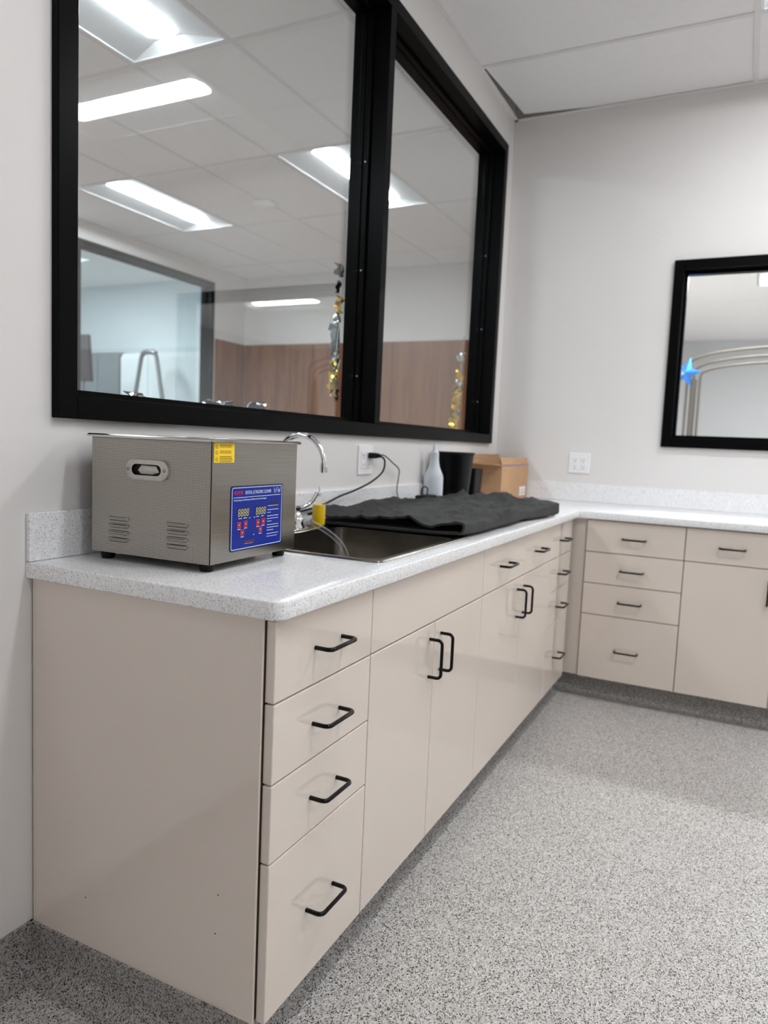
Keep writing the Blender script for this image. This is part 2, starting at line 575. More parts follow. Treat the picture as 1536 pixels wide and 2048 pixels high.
GX1 = [XB] + [2.505 - .61 * k for k in range(8, -1, -1) if 2.505 - .61 * k > XB + .05] + [L]
GY1 = [Y1, -3.655, -2.435, -1.215, 0.0]
ix = lambda v, a: min(range(len(a)), key=lambda i: abs(a[i] - v))
room1_lights = [(1.895, -2.435), (.065, -2.435), (1.895, Y1), (-1.155, -3.655)]  # last one is unseen, added to brighten the cabinet end panel
ceiling('ceiling', 'white lay-in tile ceiling over the counter', GX1, GY1,
        {(ix(a, GX1), ix(b, GY1)) for a, b in room1_lights}, gap=((len(GX1) - 2, len(GY1) - 2),))
GX2 = [XB] + [1.85 - 1.22 * k for k in range(3, -1, -1)] + [3.055, 4.275, 5.49] + [X2]
GY2 = [WT, .38, .99, 1.605, 2.215, 2.835, 3.44, Y2]
room2_lights = [(.63, .99), (3.055, .99), (3.055, 2.835), (.63, 2.835), (-1.81, .99)]
ceiling('ceiling_next', 'white lay-in tile ceiling of the next room', GX2, GY2,
        {(ix(a, GX2), ix(b, GY2)) for a, b in room2_lights})
def plain_ceiling(name, label, x0, x1, y0, y1, holes):
    xs = sorted({x0, x1} | {h[0] for h in holes} | {h[1] for h in holes})
    ys = sorted({y0, y1} | {h[2] for h in holes} | {h[3] for h in holes})
    mb = MB()
    for a, b in zip(xs, xs[1:]):
        for c, d in zip(ys, ys[1:]):
            cx, cy = (a + b) / 2, (c + d) / 2
            if any(h[0] < cx < h[1] and h[2] < cy < h[3] for h in holes):
                continue
            mb.box(a, b, c, d, ZC, ZC + .02)
    mb.box(x0, x1, y0, y1, ZC + .24, ZC + .28)
    return struct(mb.build(name, 'tile'), label)

# ---- troffers: housing rim, curved reflector, glowing lens
def troffer_parts(mb_kind, long=1.22, wide=0.61):
    a, b = long / 2 - .006, wide / 2 - .006
    if mb_kind == 'rim':
        mb = MB()
        for s in (-1, 1):
            mb.box(-a, a, s * b, s * (b - .018), 0, .006)
            mb.box(s * a, s * (a - .018), -b, b, 0, .006)
        return mb
    if mb_kind == 'reflector':
        mb = MB()
        prof = []
        for i in range(9):                       # side wing, from rim up to the lens channel
            t = i / 8
            y = (b - .018) * (1 - t) + .088 * t
            z = .004 + .030 * t
            prof.append((y, z))
        for s in (-1, 1):
            v = []
            for x in (-a + .018, a - .018):
                v.append([mb.bm.verts.new((x, s * y, z)) for y, z in prof])
            for i in range(8):
                mb.bm.faces.new((v[0][i], v[0][i + 1], v[1][i + 1], v[1][i]))
        for s in (-1, 1):                        # end plates, sloped
            xa, xb_ = s * (a - .018), s * (a - .075)
            mb.poly([(xa, -b + .018, .004), (xa, b - .018, .004), (xb_, .088, .034), (xb_, -.088, .034)], [(0, 1, 2, 3)])
        mb.box(-a, a, -b, b, .100, .104)
        mb.box(-a + .02, a - .02, -.094, .094, .0352, .0372)
        return mb
    if mb_kind == 'lens':
        mb = MB()
        n, hl, r = 12, a - .085, .088
        rows = []
        K = 8
        xs = [-hl + r * .55 * (1 - math.cos(PI / 2 * k / K)) for k in range(K + 1)] + [hl - r * .55 * (1 - math.cos(PI / 2 * k / K)) for k in range(K, -1, -1)]
        ws = [max(.02, math.sin(PI / 2 * k / K)) for k in range(K + 1)]
        ws = ws + ws[::-1]
        for x, q in zip(xs, ws):
            rows.append([mb.bm.verts.new((x, -r * q * math.cos(PI * k / n), .0345 - .009 * q * math.sin(PI * k / n))) for k in range(n + 1)])
        for p, q in zip(rows, rows[1:]):
            for k in range(n):
                mb.bm.faces.new((p[k], p[k + 1], q[k + 1], q[k]))
        return mb
protos = {}
def troffer(cx, cy, along, lens, label, group):
    e = empty('troffer_light', (cx, cy, ZC), 0 if along == 'x' else PI / 2)
    tag(e, label, 'ceiling light', group)
    for nm, mt in (('housing_rim', 'reflector'), ('reflector', 'reflector'), ('lens', lens)):
        k = (nm, mt)
        if k in protos:
            copy_to(protos[k], e, (0, 0, 0))
        else:
            protos[k] = troffer_parts({'housing_rim': 'rim', 'reflector': 'reflector', 'lens': 'lens'}[nm]).build(nm, mt, e, smooth=nm != 'housing_rim')
    return e
g1 = 'troffers in the ceiling over the counter'
for (a, b), lb in zip(room1_lights, ('recessed ceiling troffer nearest the far wall, mirrored in the big window',
                                     'recessed ceiling troffer above the near end of the counter, outside the picture',
                                     'recessed ceiling troffer by the far wall and right wall, outside the picture',
                                     'added ceiling troffer right behind the viewpoint, unseen, brightening the end panel')):
    troffer(a + .305, b + .61, 'y', 'lamp', lb, g1)
g2 = 'troffers in the next room'
for (a, b), lb in zip(room2_lights, ('bright troffer at the upper left through the large pane, nearest the glass',
                                     'bright troffer partly hidden by the black window mullion',
                                     'bright troffer above the rear window of the next room',
                                     'troffer of the next room outside the picture, above left',
                                     'troffer of the next room outside the picture, far left')):
    troffer(a + .61, b + .305, 'x', 'lamp2', lb, g2)
h3 = []
for x, y, lb in ((7.245, -2.5, 'far troffer seen at the top right of the small window'), (7.245, -5.02, 'troffer of the room behind the small window, middle'),
                 (4.2, -5.02, 'troffer of the room behind the small window, near'), (10.6, -5.02, 'troffer of the room behind the small window, rear'),
                 (4.2, -2.0, 'unseen troffer added for brightness just behind the small window, above view')):  # last one is unseen, added to brighten the room behind the small window
    h3.append((x, x + .61, y, y + 1.22))
    troffer(x + .305, y + .61, 'y', 'lamp3', lb, 'troffers behind the small window')
plain_ceiling('ceiling_beyond', 'white ceiling of the room behind the small window', L + WT, X3, -7.0, 0, h3)
h4 = []
for x, y, lb in ((3.6, 5.2, 'troffer of the rearmost room, right'), (1.4, 5.2, 'troffer of the rearmost room, left')):
    h4.append((x, x + 1.22, y, y + .61))
    troffer(x + .61, y + .305, 'x', 'lamp4', lb, 'troffers in the rearmost room')
plain_ceiling('ceiling_rear', 'white ceiling of the rearmost room', .5, 5.87, Y2 + WT, 7.4, h4)

# ------------------------------------------------------------------ windows
def window(name, label, axis, a0, a1, z0, z1, t0, t1, mull=None, stops=True, face=.05):
    """hollow metal frame: faces, deep jambs, stop around a glass sheet in the middle. a0<a1 along the wall, t0..t1 through it"""
    par = struct(empty(name, (0, 0, 0)), label)
    par['category'] = 'window'
    def B(mb, p0, p1, q0, q1, za, zb, bev=.0015):
        if axis == 'x':
            mb.box(p0, p1, q0, q1, za, zb, bev, 1)
        else:
            mb.box(q0, q1, p0, p1, za, zb, bev, 1)
        return mb
    mb = MB(); B(mb, a0, a0 + face, t0, t1, z0, z1); mb.build('frame_jamb', 'black', par)
    mb = MB(); B(mb, a1 - face, a1, t0, t1, z0, z1); mb.build('frame_jamb', 'black', par)
    mb = MB(); B(mb, a0 + face, a1 - face, t0, t1, z1 - face, z1); mb.build('frame_head', 'black', par)
    mb = MB(); B(mb, a0 + face, a1 - face, t0, t1, z0, z0 + face); mb.build('frame_sill', 'black', par)
    bays = [(a0 + face, a1 - face)]
    if mull:
        mb = MB(); B(mb, mull[0], mull[1], t0, t1, z0 + face, z1 - face); mb.build('mullion', 'black', par)
        bays = [(a0 + face, mull[0]), (mull[1], a1 - face)]
    tm = t0 + .090 if axis == 'x' else (t0 + t1) / 2
    for p0, p1 in bays:
        za, zb = z0 + face, z1 - face
        mb = MB(); B(mb, p0 + .003, p1 - .003, tm - .003, tm + .003, za + .003, zb - .003, 0)
        mb.build('glass_pane', 'glass', par)
        st, sw = .016, .020
        for u0, u1 in ((tm - .003 - sw, tm - .003), (tm + .003, tm + .003 + sw)):
            mb = MB()
            B(mb, p0, p0 + st, u0, u1, za, zb); B(mb, p1 - st, p1, u0, u1, za, zb)
            B(mb, p0 + st, p1 - st, u0, u1, zb - st, zb); B(mb, p0 + st, p1 - st, u0, u1, za, za + st)
            mb.build('glazing_stop', 'black', par)
        if axis == 'x':
            k = int((zb - za) / .4)
            for i in range(k):
                mb = MB()
                mb.lathe([(.004, 0), (.004, .0016), (.002, .0022)], n=8)
                o = mb.build('screw', 'greymetal', par, loc=(p1 - st, tm - .013, za + .18 + i * .4), rot=(0, -PI / 2, 0))
    return par
window('window_1', 'big black steel framed window of two panes above the counter', 'x', WX0, WX1, WZ0, WZ1, -.020, WT + .020, mull=(1.514, 1.560))
window('window_2', 'small black steel framed window in the far wall', 'y', FY1, FY0, FZ0, FZ1, L - .020, L + WT + .020)
window('window_3', 'black framed window in the rear wall of the next room', 'x', 3.615, 5.47, WZ0, 2.852, Y2 - .02, Y2 + WT + .02)

# ------------------------------------------------------------------ wood wainscot of next room, each sheet a piece
wp = struct(empty('trim_1', (0, 0, 0)), 'brown wood panels on the lower walls of the next room')
wp['category'] = 'panelling'
y = WT + .01
while y < Y2 - .05:
    y2 = min(y + 1.0, Y2 - .02)
    box('wood_panel', 'wood', X2 - .018, X2, y + .002, y2 - .002, 0.1, 2.25, wp, .002)
    y = y2
box('wood_panel', 'wood', 5.51, X2 - .02, Y2 - .018, Y2, 0.1, 2.25, wp, .002)
for xa, xb_ in ((XB, -.4), (-.4, .8), (.8, 2.2), (2.2, 3.6)):
    box('wood_panel', 'wood', xa + .002, xb_ - .002, Y2 - .018, Y2, 0.1, 2.25, wp, .002)
box('wood_panel', 'wood', 3.602, 5.508, Y2 - .018, Y2, 0.1, 1.19, wp, .002)

# ------------------------------------------------------------------ integral cove base (same flake floor turned up the wall, colour darkened for shade)
COVE = [(0, .105), (.006, .105), (.006, .045)] + [(.006 + .039 * (1 - math.cos(t)), .045 - .039 * math.sin(t) - .004 * math.sin(t)) for t in [PI / 2 * k / 6 for k in range(1, 7)]] + [(.050, .0005), (0, .0005)]
def cove(name, p0, p1, nrm, label):
    """profile swept from p0 to p1 along a wall; nrm points into the room"""
    mb = MB()
    n = Vector((nrm[0], nrm[1], 0))
    r = [[mb.bm.verts.new(Vector((p[0], p[1], 0)) + n * d + Vector((0, 0, z))) for d, z in COVE] for p in (p0, p1)]
    K = len(COVE)
    for k in range(K):
        mb.bm.faces.new((r[0][k], r[0][(k + 1) % K], r[1][(k + 1) % K], r[1][k]))
    mb.bm.faces.new(r[0]); mb.bm.faces.new(r[1][::-1])
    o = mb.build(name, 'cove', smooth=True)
    return struct(o, label)
TK = .535             # toe kick distance from the wall
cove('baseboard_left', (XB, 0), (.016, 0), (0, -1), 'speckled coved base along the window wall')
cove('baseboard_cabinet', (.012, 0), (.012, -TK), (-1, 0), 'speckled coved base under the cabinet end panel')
cove('baseboard_toe', (.012, -TK), (2.545, -TK), (0, -1), 'shade-toned coved toe kick under the window wall cabinets')
cove('baseboard_far', (2.555, -TK), (2.555, -2.63), (-1, 0), 'shade-toned coved toe kick under the far cabinets')

# ------------------------------------------------------------------ cabinets
YF = -.6139           # plane of the drawer fronts
XF = 2.4814           # plane of the far fronts
TH = .020             # front thickness
ZB, ZTOP = .1033, .8655
D1, D2, D3 = .710, .5609, .4119
def pull_mesh():
    """bent wire pull: origin between feet, bar along local x, standing out along local -y"""
    mb = MB()
    h, d, r = .0508, .036, .012
    p = [(-h, 0.001, 0), (-h, -d + r, 0)] + [(x, y_, 0) for x, y_ in arc(-h + r, -d + r, r, PI, 1.5 * PI, 5)][1:] + \
        [(x, y_, 0) for x, y_ in arc(h - r, -d + r, r, 1.5 * PI, 2 * PI, 5)] + [(h, 0.001, 0)]
    mb.tube(p, .0044, 10)
    return mb
pull0 = None
def add_pull(front, c, vertical, far):
    """pull on a front piece (sub-part), c in cabinet-local coordinates"""
    global pull0
    rot = (0, 0, 0)
    if vertical:
        rot = (0, PI / 2, 0)
    if far:
        rot = (rot[0], rot[1], -PI / 2) if not vertical else (PI / 2, PI / 2, 0)
    if pull0 is None:
        pull0 = pull_mesh().build('pull_handle', 'pull', front, smooth=True, loc=c, rot=rot)
        o = pull0
    else:
        o = copy_to(pull0, front, c, rot)
    if far and vertical:
        o.rotation_euler = Matrix(((0, 1, 0), (0, 0, -1), (-1, 0, 0))).to_euler()
    return o

def cabinet(name, label, far, a0, a1, fronts, ends=(False, False), group='base cabinets along the two walls', deep=None):
    """far False: run along the window wall, a = x. far True: run along the far wall, a = -y."""
    o = tag(empty(name, (a0, 0, 0) if not far else (L, -a0, 0)), label, 'cabinet', group)
    wd = a1 - a0
    def fb(nm, mat, u0, u1, d0, d1, z0, z1, bev=0.0, par=o):
        """u along run from a0, d distance from the wall"""
        if not far:
            return box(nm, mat, u0, u1, -d1, -d0, z0, z1, par, bev)
        return box(nm, mat, -d1, -d0, -u1, -u0, z0, z1, par, bev)
    dep = (-YF if not far else L - XF)
    cb = MB()
    for u0, u1, d0, d1, z0, z1 in ((.001, .019, .012, dep - TH - .002, ZB + .004, ZTOP - .002), (wd - .019, wd - .001, .012, dep - TH - .002, ZB + .004, ZTOP - .002),
                                   (.019, wd - .019, .012, .024, ZB + .004, ZTOP - .002), (.019, wd - .019, .024, dep - TH - .002, ZB + .004, ZB + .022)):
        if not far:
            cb.box(u0, u1, -d1, -d0, z0, z1)
        else:
            cb.box(-d1, -d0, -u1, -u0, z0, z1)
    for zz in (D1, D2, D3):                      # rails behind the joints between fronts
        if not far:
            cb.box(.019, wd - .019, -(dep - TH - .002), -(dep - TH - .030), zz - .010, zz + .010)
        else:
            cb.box(-(dep - TH - .002), -(dep - TH - .030), -(wd - .019), -.019, zz - .010, zz + .010)
    cb.build('carcass', 'toe', o)
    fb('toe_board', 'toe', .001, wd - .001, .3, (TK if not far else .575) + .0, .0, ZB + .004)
    g = .0016
    for kind, u0, u1, z0, z1, pull in fronts:
        f = fb(kind, 'cab', u0 + g, u1 - g, dep - TH, dep, z0 + g, z1 - g, .0022)
        if pull:
            pu, pz, vert = pull
            c = (pu, -dep, pz) if not far else (-dep, -pu, pz)
            add_pull(f, c, vert, far)
    return o
def bank(a0, a1, far, name, label, fr0=0.0):
    wd = a1 - a0
    c = (fr0 + wd) / 2
    fr = [('drawer_front', fr0, wd, D1, ZTOP - .004, (c, .783, False)), ('drawer_front', fr0, wd, D2, D1, (c, .633, False)),
          ('drawer_front', fr0, wd, D3, D2, (c, .484, False)), ('drawer_front', fr0, wd, ZB, D3, (c, .252, False))]
    return cabinet(name, label, far, a0, a1, fr)
X1, XS2, X3_, X4, X5, X6 = .391, .765, 1.152, 1.603, 2.056, 2.4425
c1 = bank(.0135, X1, False, 'drawer_cabinet', 'beige four-drawer cabinet at the near end of the counter', .006)
# end panel of the run
ep = MB().box(-.0015, .0165 - .0135, -(-YF - TH - .003), -.012, ZB + .001, ZTOP - .001, .0006)
ep.build('end_panel', 'cab', c1)
for yy, zz in ((-.165, .210), (-.509, .329), (-.504, .251)):
    MB().lathe([(.0017, 0), (.0014, .0004)], n=8).build('pin_hole', 'rubber', c1, loc=(-.0015, yy, zz), rot=(0, -PI / 2, 0))
box('edge_strip', 'cab_edge', -.0017, .0032, -(-YF - TH - .0004), -(-YF - TH - .0030), ZB + .001, ZTOP - .002, c1)
box('scribe_strip', 'cab_edge', -.0012, .003, -.0115, -.006, ZB + .001, ZTOP - .002, c1)
wd = X3_ - X1
cabinet('sink_cabinet', 'beige sink cabinet with a false front and two doors under the steel sink', False, X1, X3_,
        [('false_front', 0, wd, D1, ZTOP - .004, None), ('door', 0, XS2 - X1, ZB, D1, (.731 - X1, .618, True)), ('door', XS2 - X1, wd, ZB, D1, (.808 - X1, .618, True))])
wd = X5 - X3_
cabinet('door_cabinet', 'beige cabinet with two drawers over two doors, right of the sink cabinet', False, X3_, X5,
        [('drawer_front', 0, X4 - X3_, D1, ZTOP - .004, (1.3725 - X3_, .784, False)), ('drawer_front', X4 - X3_, wd, D1, ZTOP - .004, (1.823 - X3_, .784, False)),
         ('door', 0, X4 - X3_, ZB, D1, (1.549 - X3_, .618, True)), ('door', X4 - X3_, wd, ZB, D1, (1.636 - X3_, .618, True))])
bank(X5, X6, False, 'drawer_cabinet', 'beige narrow four-drawer cabinet tucked into the inside corner')
c5 = bank(.674, 1.1095, True, 'drawer_cabinet', 'beige four-drawer cabinet on the far wall beside the corner filler')
fl = MB().box(XF - L + .016, XF - L + .034, .003, .674 - (-YF) + TH, ZB + .001, ZTOP - .002, .001)
fl.build('corner_filler', 'cab', c5)
a0, a1 = 1.1095, 1.872
wd = a1 - a0
cabinet('door_cabinet', 'beige far wall cabinet below the small window, cut by the picture edge', True, a0, a1,
        [('drawer_front', 0, wd / 2, D1, ZTOP - .004, (wd / 4, .783, False)), ('drawer_front', wd / 2, wd, D1, ZTOP - .004, (wd * .75, .783, False)),
         ('door', 0, wd / 2, ZB, D1, (wd / 2 - .040, .606, True)), ('door', wd / 2, wd, ZB, D1, (wd / 2 + .040, .606, True))])
a0, a1 = 1.872, 2.634
cabinet('door_cabinet', 'beige far wall cabinet at the outer end, outside the picture', True, a0, a1,
        [('drawer_front', 0, wd / 2, D1, ZTOP - .004, (wd / 4, .783, False)), ('drawer_front', wd / 2, wd, D1, ZTOP - .004, (wd * .75, .783, False)),
         ('door', 0, wd / 2, ZB, D1, (wd / 2 - .040, .606, True)), ('door', wd / 2, wd, ZB, D1, (wd / 2 + .040, .606, True))])

# ------------------------------------------------------------------ countertop with sink cut-out
CT = tag(empty('countertop', (0, 0, .9)), 'white speckled quartz L-shaped countertop with low backsplash', 'countertop')
XI, VC, TC = 2.4615, .635, .0345
SX0, SX1, SY0, SY1 = .475, 1.090, -.584, -.045      # sink rim
def slab():
    bm = bmesh.new()
    R = .028
    out = [(0, -.001)] + arc(R, -VC + R, R, PI, 1.5 * PI, 8) + [(XI, -VC), (XI, -2.64), (L - .001, -2.64), (L - .001, -.001)]
    hole = [(SX0 + .016, SY0 + .016), (SX1 - .016, SY0 + .016), (SX1 - .016, SY1 - .016), (SX0 + .016, SY1 - .016)]
    ed = []
    for loop in (out, hole):
        vs = [bm.verts.new((x, y_, 0)) for x, y_ in loop]
        ed += [bm.edges.new((vs[i], vs[(i + 1) % len(vs)])) for i in range(len(vs))]
    bmesh.ops.triangle_fill(bm, edges=ed, use_beauty=True, use_dissolve=False)
    r = bmesh.ops.extrude_face_region(bm, geom=bm.faces[:])
    bmesh.ops.translate(bm, vec=(0, 0, -TC), verts=[v for v in r['geom'] if isinstance(v, bmesh.types.BMVert)])
    bmesh.ops.recalc_face_normals(bm, faces=bm.faces[:])
    bmesh.ops.dissolve_limit(bm, angle_limit=.01, verts=bm.verts[:], edges=bm.edges[:], delimit={'NORMAL'})
    e = [x for x in bm.edges if len(x.link_faces) == 2 and x.calc_face_angle() > .8 and abs(x.verts[0].co.z - x.verts[1].co.z) < 1e-6]
    bmesh.ops.bevel(bm, geom=e, offset=.0035, segments=3, affect='EDGES', profile=.5)
    return bm
mb = MB(); mb.bm.free(); mb.bm = slab(); mb.build('slab', 'counter', CT, smooth=True)
TB = .0125
box('backsplash', 'counter', 0, L - .0005, -TB, -.0005, .0003, .1017, CT, .002)
box('backsplash', 'counter', L - TB, L - .0005, -2.64, -TB - .0005, .0003, .1017, CT, .002)

# ------------------------------------------------------------------ sink
sk = tag(empty('sink', ((SX0 + SX1) / 2, (SY0 + SY1) / 2, .9)), 'stainless steel drop-in sink half covered by the black towel', 'sink')
def rrect(x0, x1, y0, y1, r, z, n=6):
    p = []
    for cx, cy, a in ((x1 - r, y1 - r, 0), (x0 + r, y1 - r, PI / 2), (x0 + r, y0 + r, PI), (x1 - r, y0 + r, 1.5 * PI)):
        p += [(x, y_, z) for x, y_ in arc(cx, cy, r, a, a + PI / 2, n)]
    return p
def bridge(mb, loops, cap_last=False):
    rows = [[mb.bm.verts.new(p) for p in lp] for lp in loops]
    for a, b in zip(rows, rows[1:]):
        K = len(a)
        for k in range(K):
            mb.bm.faces.new((a[k], a[(k + 1) % K], b[(k + 1) % K], b[k]))
    if cap_last:
        mb.bm.faces.new(rows[-1])
    return rows
cx, cy = (SX0 + SX1) / 2, (SY0 + SY1) / 2
hx, hy = (SX1 - SX0) / 2, (SY1 - SY0) / 2
bx0, bx1, by0, by1 = SX0 + .026 - cx, SX1 - .030 - cx, SY0 + .026 - cy, -.130 - cy
mb = MB()
bridge(mb, [rrect(-hx, hx, -hy, hy, .02, .0006), rrect(-hx + .002, hx - .002, -hy + .002, hy - .002, .019, .0045), rrect(-hx + .008, hx - .008, -hy + .008, hy - .008, .016, .0052),
            rrect(-hx + .014, hx - .014, -hy + .014, hy - .014, .012, .0036), rrect(bx0 - .003, bx1 + .003, by0 - .003, by1 + .003, .045, .0034),
            rrect(bx0, bx1, by0, by1, .042, .001), rrect(bx0 + .001, bx1 - .001, by0 + .001, by1 - .001, .042, -.004)])
mb.build('rim', 'steel_sink', sk, smooth=True)
mb = MB()
bridge(mb, [rrect(bx0 + .001, bx1 - .001, by0 + .001, by1 - .001, .042, -.004), rrect(bx0 + .004, bx1 - .004, by0 + .004, by1 - .004, .042, -.15),
            rrect(bx0 + .01, bx1 - .01, by0 + .01, by1 - .01, .042, -.168), rrect(bx0 + .03, bx1 - .03, by0 + .03, by1 - .03, .03, -.178)], True)
mb.build('basin', 'steel_sink', sk, smooth=True)
mb = MB().lathe([(.045, -.1775), (.045, -.174), (.036, -.173), (.030, -.176), (.004, -.1765)], ((bx0 + bx1) / 2, (by0 + by1) / 2, 0), 20)
mb.build('drain', 'chrome', sk, smooth=True)

# ------------------------------------------------------------------ faucet
fx, fy, fz = .775, -.086, .9036
fa = tag(empty('faucet', (fx, fy, fz)), 'chrome gooseneck faucet with wrist blade handles behind the steel tank', 'faucet')
mb = MB().lathe([(.030, 0), (.030, .004), (.024, .010), (.017, .022), (.0155, .045), (.0125, .05)], n=20)
mb.build('spout_base', 'chrome', fa, smooth=True)
rp = .0080
top = 1.191 - fz - .002
RA = .0785
pts = [(0, 0, .045), (0, 0, .12), (0, 0, top - RA)] + [(0, -RA + RA * math.cos(t), top - RA + RA * math.sin(t)) for t in [PI * k / 16 for k in range(1, 17)]] + [(0, -2 * RA, 1.105 - fz)]
mb = MB().tube(pts, rp, 14)
mb.build('gooseneck', 'chrome', fa, smooth=True)
mb = MB().lathe([(.0105, .026), (.0105, .004), (.0098, .002), (.0098, 0), (.0075, 0), (.0075, .008)], (0, -2 * RA, 1.085 - fz), 16, cap0=False, cap1=True)
mb.build('aerator', 'chrome', fa, smooth=True)
for s in (-1, 1):
    mb = MB().lathe([(.026, 0), (.026, .004), (.022, .012), (.0235, .020), (.019, .034), (.013, .044), (.010, .052), (.012, .058), (.012, .066), (.006, .070)], (s * .104, -.004, 0), 20)
    h = mb.build('valve', 'chrome', fa, smooth=True)
    mb = MB()
    path = [(s * .104 + .000, -.004, .060), (s * .104 + .016, -.014, .064), (s * .104 + .034, -.024, .072), (s * .104 + .046, -.032, .086), (s * .104 + .052, -.038, .102), (s * .104 + .055, -.041, .112)]
    mb.tube(path, [.007, .0066, .006, .006, .0066, .0052], 10)
    for v in mb.bm.verts:
        pass
    mb.build('blade_handle', 'chrome', h, smooth=True)

# ------------------------------------------------------------------ ultrasonic cleaner
A = Vector((.12689, -.37574, .9))
uc = tag(empty('ultrasonic_cleaner', A, math.radians(2.0)), 'stainless steel tank machine with a blue control panel on the counter', 'ultrasonic cleaner')
W_, D_, H0, H1 = .320, .315, .018, .2655
mb = MB()
mb.poly([(0, 0, H0), (0, D_, H0), (W_, D_, H0), (W_, 0, H0), (0, 0, H1), (0, D_, H1), (W_, D_, H1), (W_, 0, H1)],
        [(0, 1, 5, 4), (1, 2, 6, 5), (2, 3, 7, 6), (3, 2, 1, 0)])
hcy, hcz = .160, .2005
mb.build('tank_body', 'steel_dots', uc)
box('front_plate', 'steel', .0015, W_ + .0008, -.0016, .0006, H0 - .0004, H1 - .001, uc, .0005)
box('end_plate', 'steel', W_, W_ + .0012, .0007, D_, H0, H1 - .001, uc)
# rim with rolled edge and the open tank
mb = MB()
o_ = .009
bridge(mb, [rrect(-o_, W_ + o_, -o_, D_ + o_, .006, H1 - .001, 3), rrect(-o_ - .001, W_ + o_ + .001, -o_ - .001, D_ + o_ + .001, .006, H1 + .003, 3), rrect(-o_ + .002, W_ + o_ - .002, -o_ + .002, D_ + o_ - .002, .006, H1 + .006, 3),
            rrect(.008, W_ - .008, .008, D_ - .008, .02, H1 + .0045, 3), rrect(.012, W_ - .012, .012, D_ - .012, .02, H1 - .004, 3),
            rrect(.014, W_ - .014, .014, D_ - .014, .02, .08, 3)], True)
mb.build('tank_rim', 'rimsteel', uc, smooth=True)
for px, py in ((.026, .026), (W_ - .026, .026), (.026, D_ - .022), (W_ - .026, D_ - .022)):
    mb = MB().lathe([(.0125, 0), (.0145, .004), (.0165, H0)], (px, py, 0), 16)
    mb.build('foot', 'rubber', uc, smooth=True)
# recessed handle on the left side
hd = MB()
def stadium(y0, y1, z0, z1, x, n=10):
    r = (z1 - z0) / 2
    p = []
    for cy_, a in ((y1 - r, -PI / 2), (y0 + r, PI / 2)):
        p += [(x, cy_ + r * math.cos(a + PI * i / n), (z0 + z1) / 2 + r * math.sin(a + PI * i / n)) for i in range(n + 1)]
    return p
ho = (hcy - .056, hcy + .056, hcz - .021, hcz + .021)
hi = (hcy - .039, hcy + .039, hcz - .0115, hcz + .0115)
bridge(hd, [stadium(*ho, 0.0), stadium(*ho, -.0045), stadium(ho[0] + .002, ho[1] - .002, ho[2] + .002, ho[3] - .002, -.006), stadium(*hi, -.006), stadium(*hi, -.001)])
hp = hd.build('handle_plate', 'cast', uc, smooth=True)
mb = MB()
bridge(mb, [stadium(*hi, -.0055), stadium(hi[0] + .002, hi[1] - .002, hi[2] + .002, hi[3] - .002, -.0008)], True)
mb.build('handle_recess', 'blackplastic', hp)
mb = MB()
mb.poly([(-.0012, hcy - .030, hcz - .004), (-.0012, hcy - .012, hcz - .0092), (-.0012, hcy + .018, hcz - .0085), (-.0012, hcy + .026, hcz - .001), (-.0012, hcy + .016, hcz + .0095), (-.0012, hcy - .022, hcz + .0088),
         (-.0044, hcy - .018, hcz - .001), (-.0044, hcy + .010, hcz + .002)],
        [(0, 1, 6), (1, 7, 6), (1, 2, 7), (2, 3, 7), (3, 4, 7), (4, 5, 7), (5, 6, 7), (5, 0, 6)])
mb.build('handle_cup', 'cast', hp)
for yy in (ho[0] + .008, ho[1] - .008):
    MB().lathe([(.0036, 0), (.0036, .0012), (.0018, .0016)], n=10).build('screw', 'steel_sink', hp, loc=(-.006, yy, hcz), rot=(0, -PI / 2, 0))
# louvre vents on the side: four slats in each of two groups
for yc in (.2385, .0815):
    for k in range(4):
        z = .0485 + k * .0150
        mb = MB()
        w2, b_ = .027, .0048
        mb.poly([(0, yc - w2, z + .0045), (0, yc + w2, z + .0045), (0, yc + w2 - .002, z - .0040), (0, yc - w2 + .002, z - .0040), (-b_, yc - w2 + .004, z + .0005), (-b_, yc + w2 - .004, z + .0005), (-b_ * .7, yc + w2 - .004, z - .0040), (-b_ * .7, yc - w2 + .004, z - .0040)],
                [(0, 1, 5, 4), (4, 5, 6, 7), (0, 4, 7, 3), (1, 2, 6, 5)])
        mb.build('louvre', 'steel_dots', uc)
        box('vent_slot', 'blackplastic', -.0005, .0, yc - w2 + .003, yc + w2 - .003, z - .0055, z - .0038, uc)
# valve stub and drain hose leave the back right side
# ---- control panel, printed items sit as thin sheets on the plate
PX0, PX1, PZ0, PZ1 = .064, .262, .036, .1745
def sheet(name, mat, x0, x1, z0, z1, d, par, r=0.0):
    mb = MB()
    if r:
        lp = [(x, 0, z) for x, z, _ in [(p[0], p[1], 0) for p in [(q[0], q[1]) for q in rrect(x0, x1, z0, z1, r, 0, 4)]]]
        bridge(mb, [[(x, -.0016, z) for x, _, z in lp], [(x, -d, z) for x, _, z in lp]], True)
    else:
        mb.box(x0, x1, -d, -d + .0005, z0, z1)
    return mb.build(name, mat, par)
cpn = sheet('control_panel', 'blue', PX0, PX1, PZ0, PZ1, .0024, uc, .006)
def frame_line(x0, x1, z0, z1, r, t, d, mat, name, par):
    mb = MB()
    a = [(x, -d, z) for x, z, _ in rrect(x0, x1, z0, z1, r, 0, 4)]
    b = [(x, -d, z) for x, z, _ in rrect(x0 + t, x1 - t, z0 + t, z1 - t, max(.001, r - t), 0, 4)]
    c = [(x, -d + .0006, z) for x, _, z in a]
    e = [(x, -d + .0006, z) for x, _, z in b]
    bridge(mb, [c, a, b, e])
    return mb.build(name, mat, par)
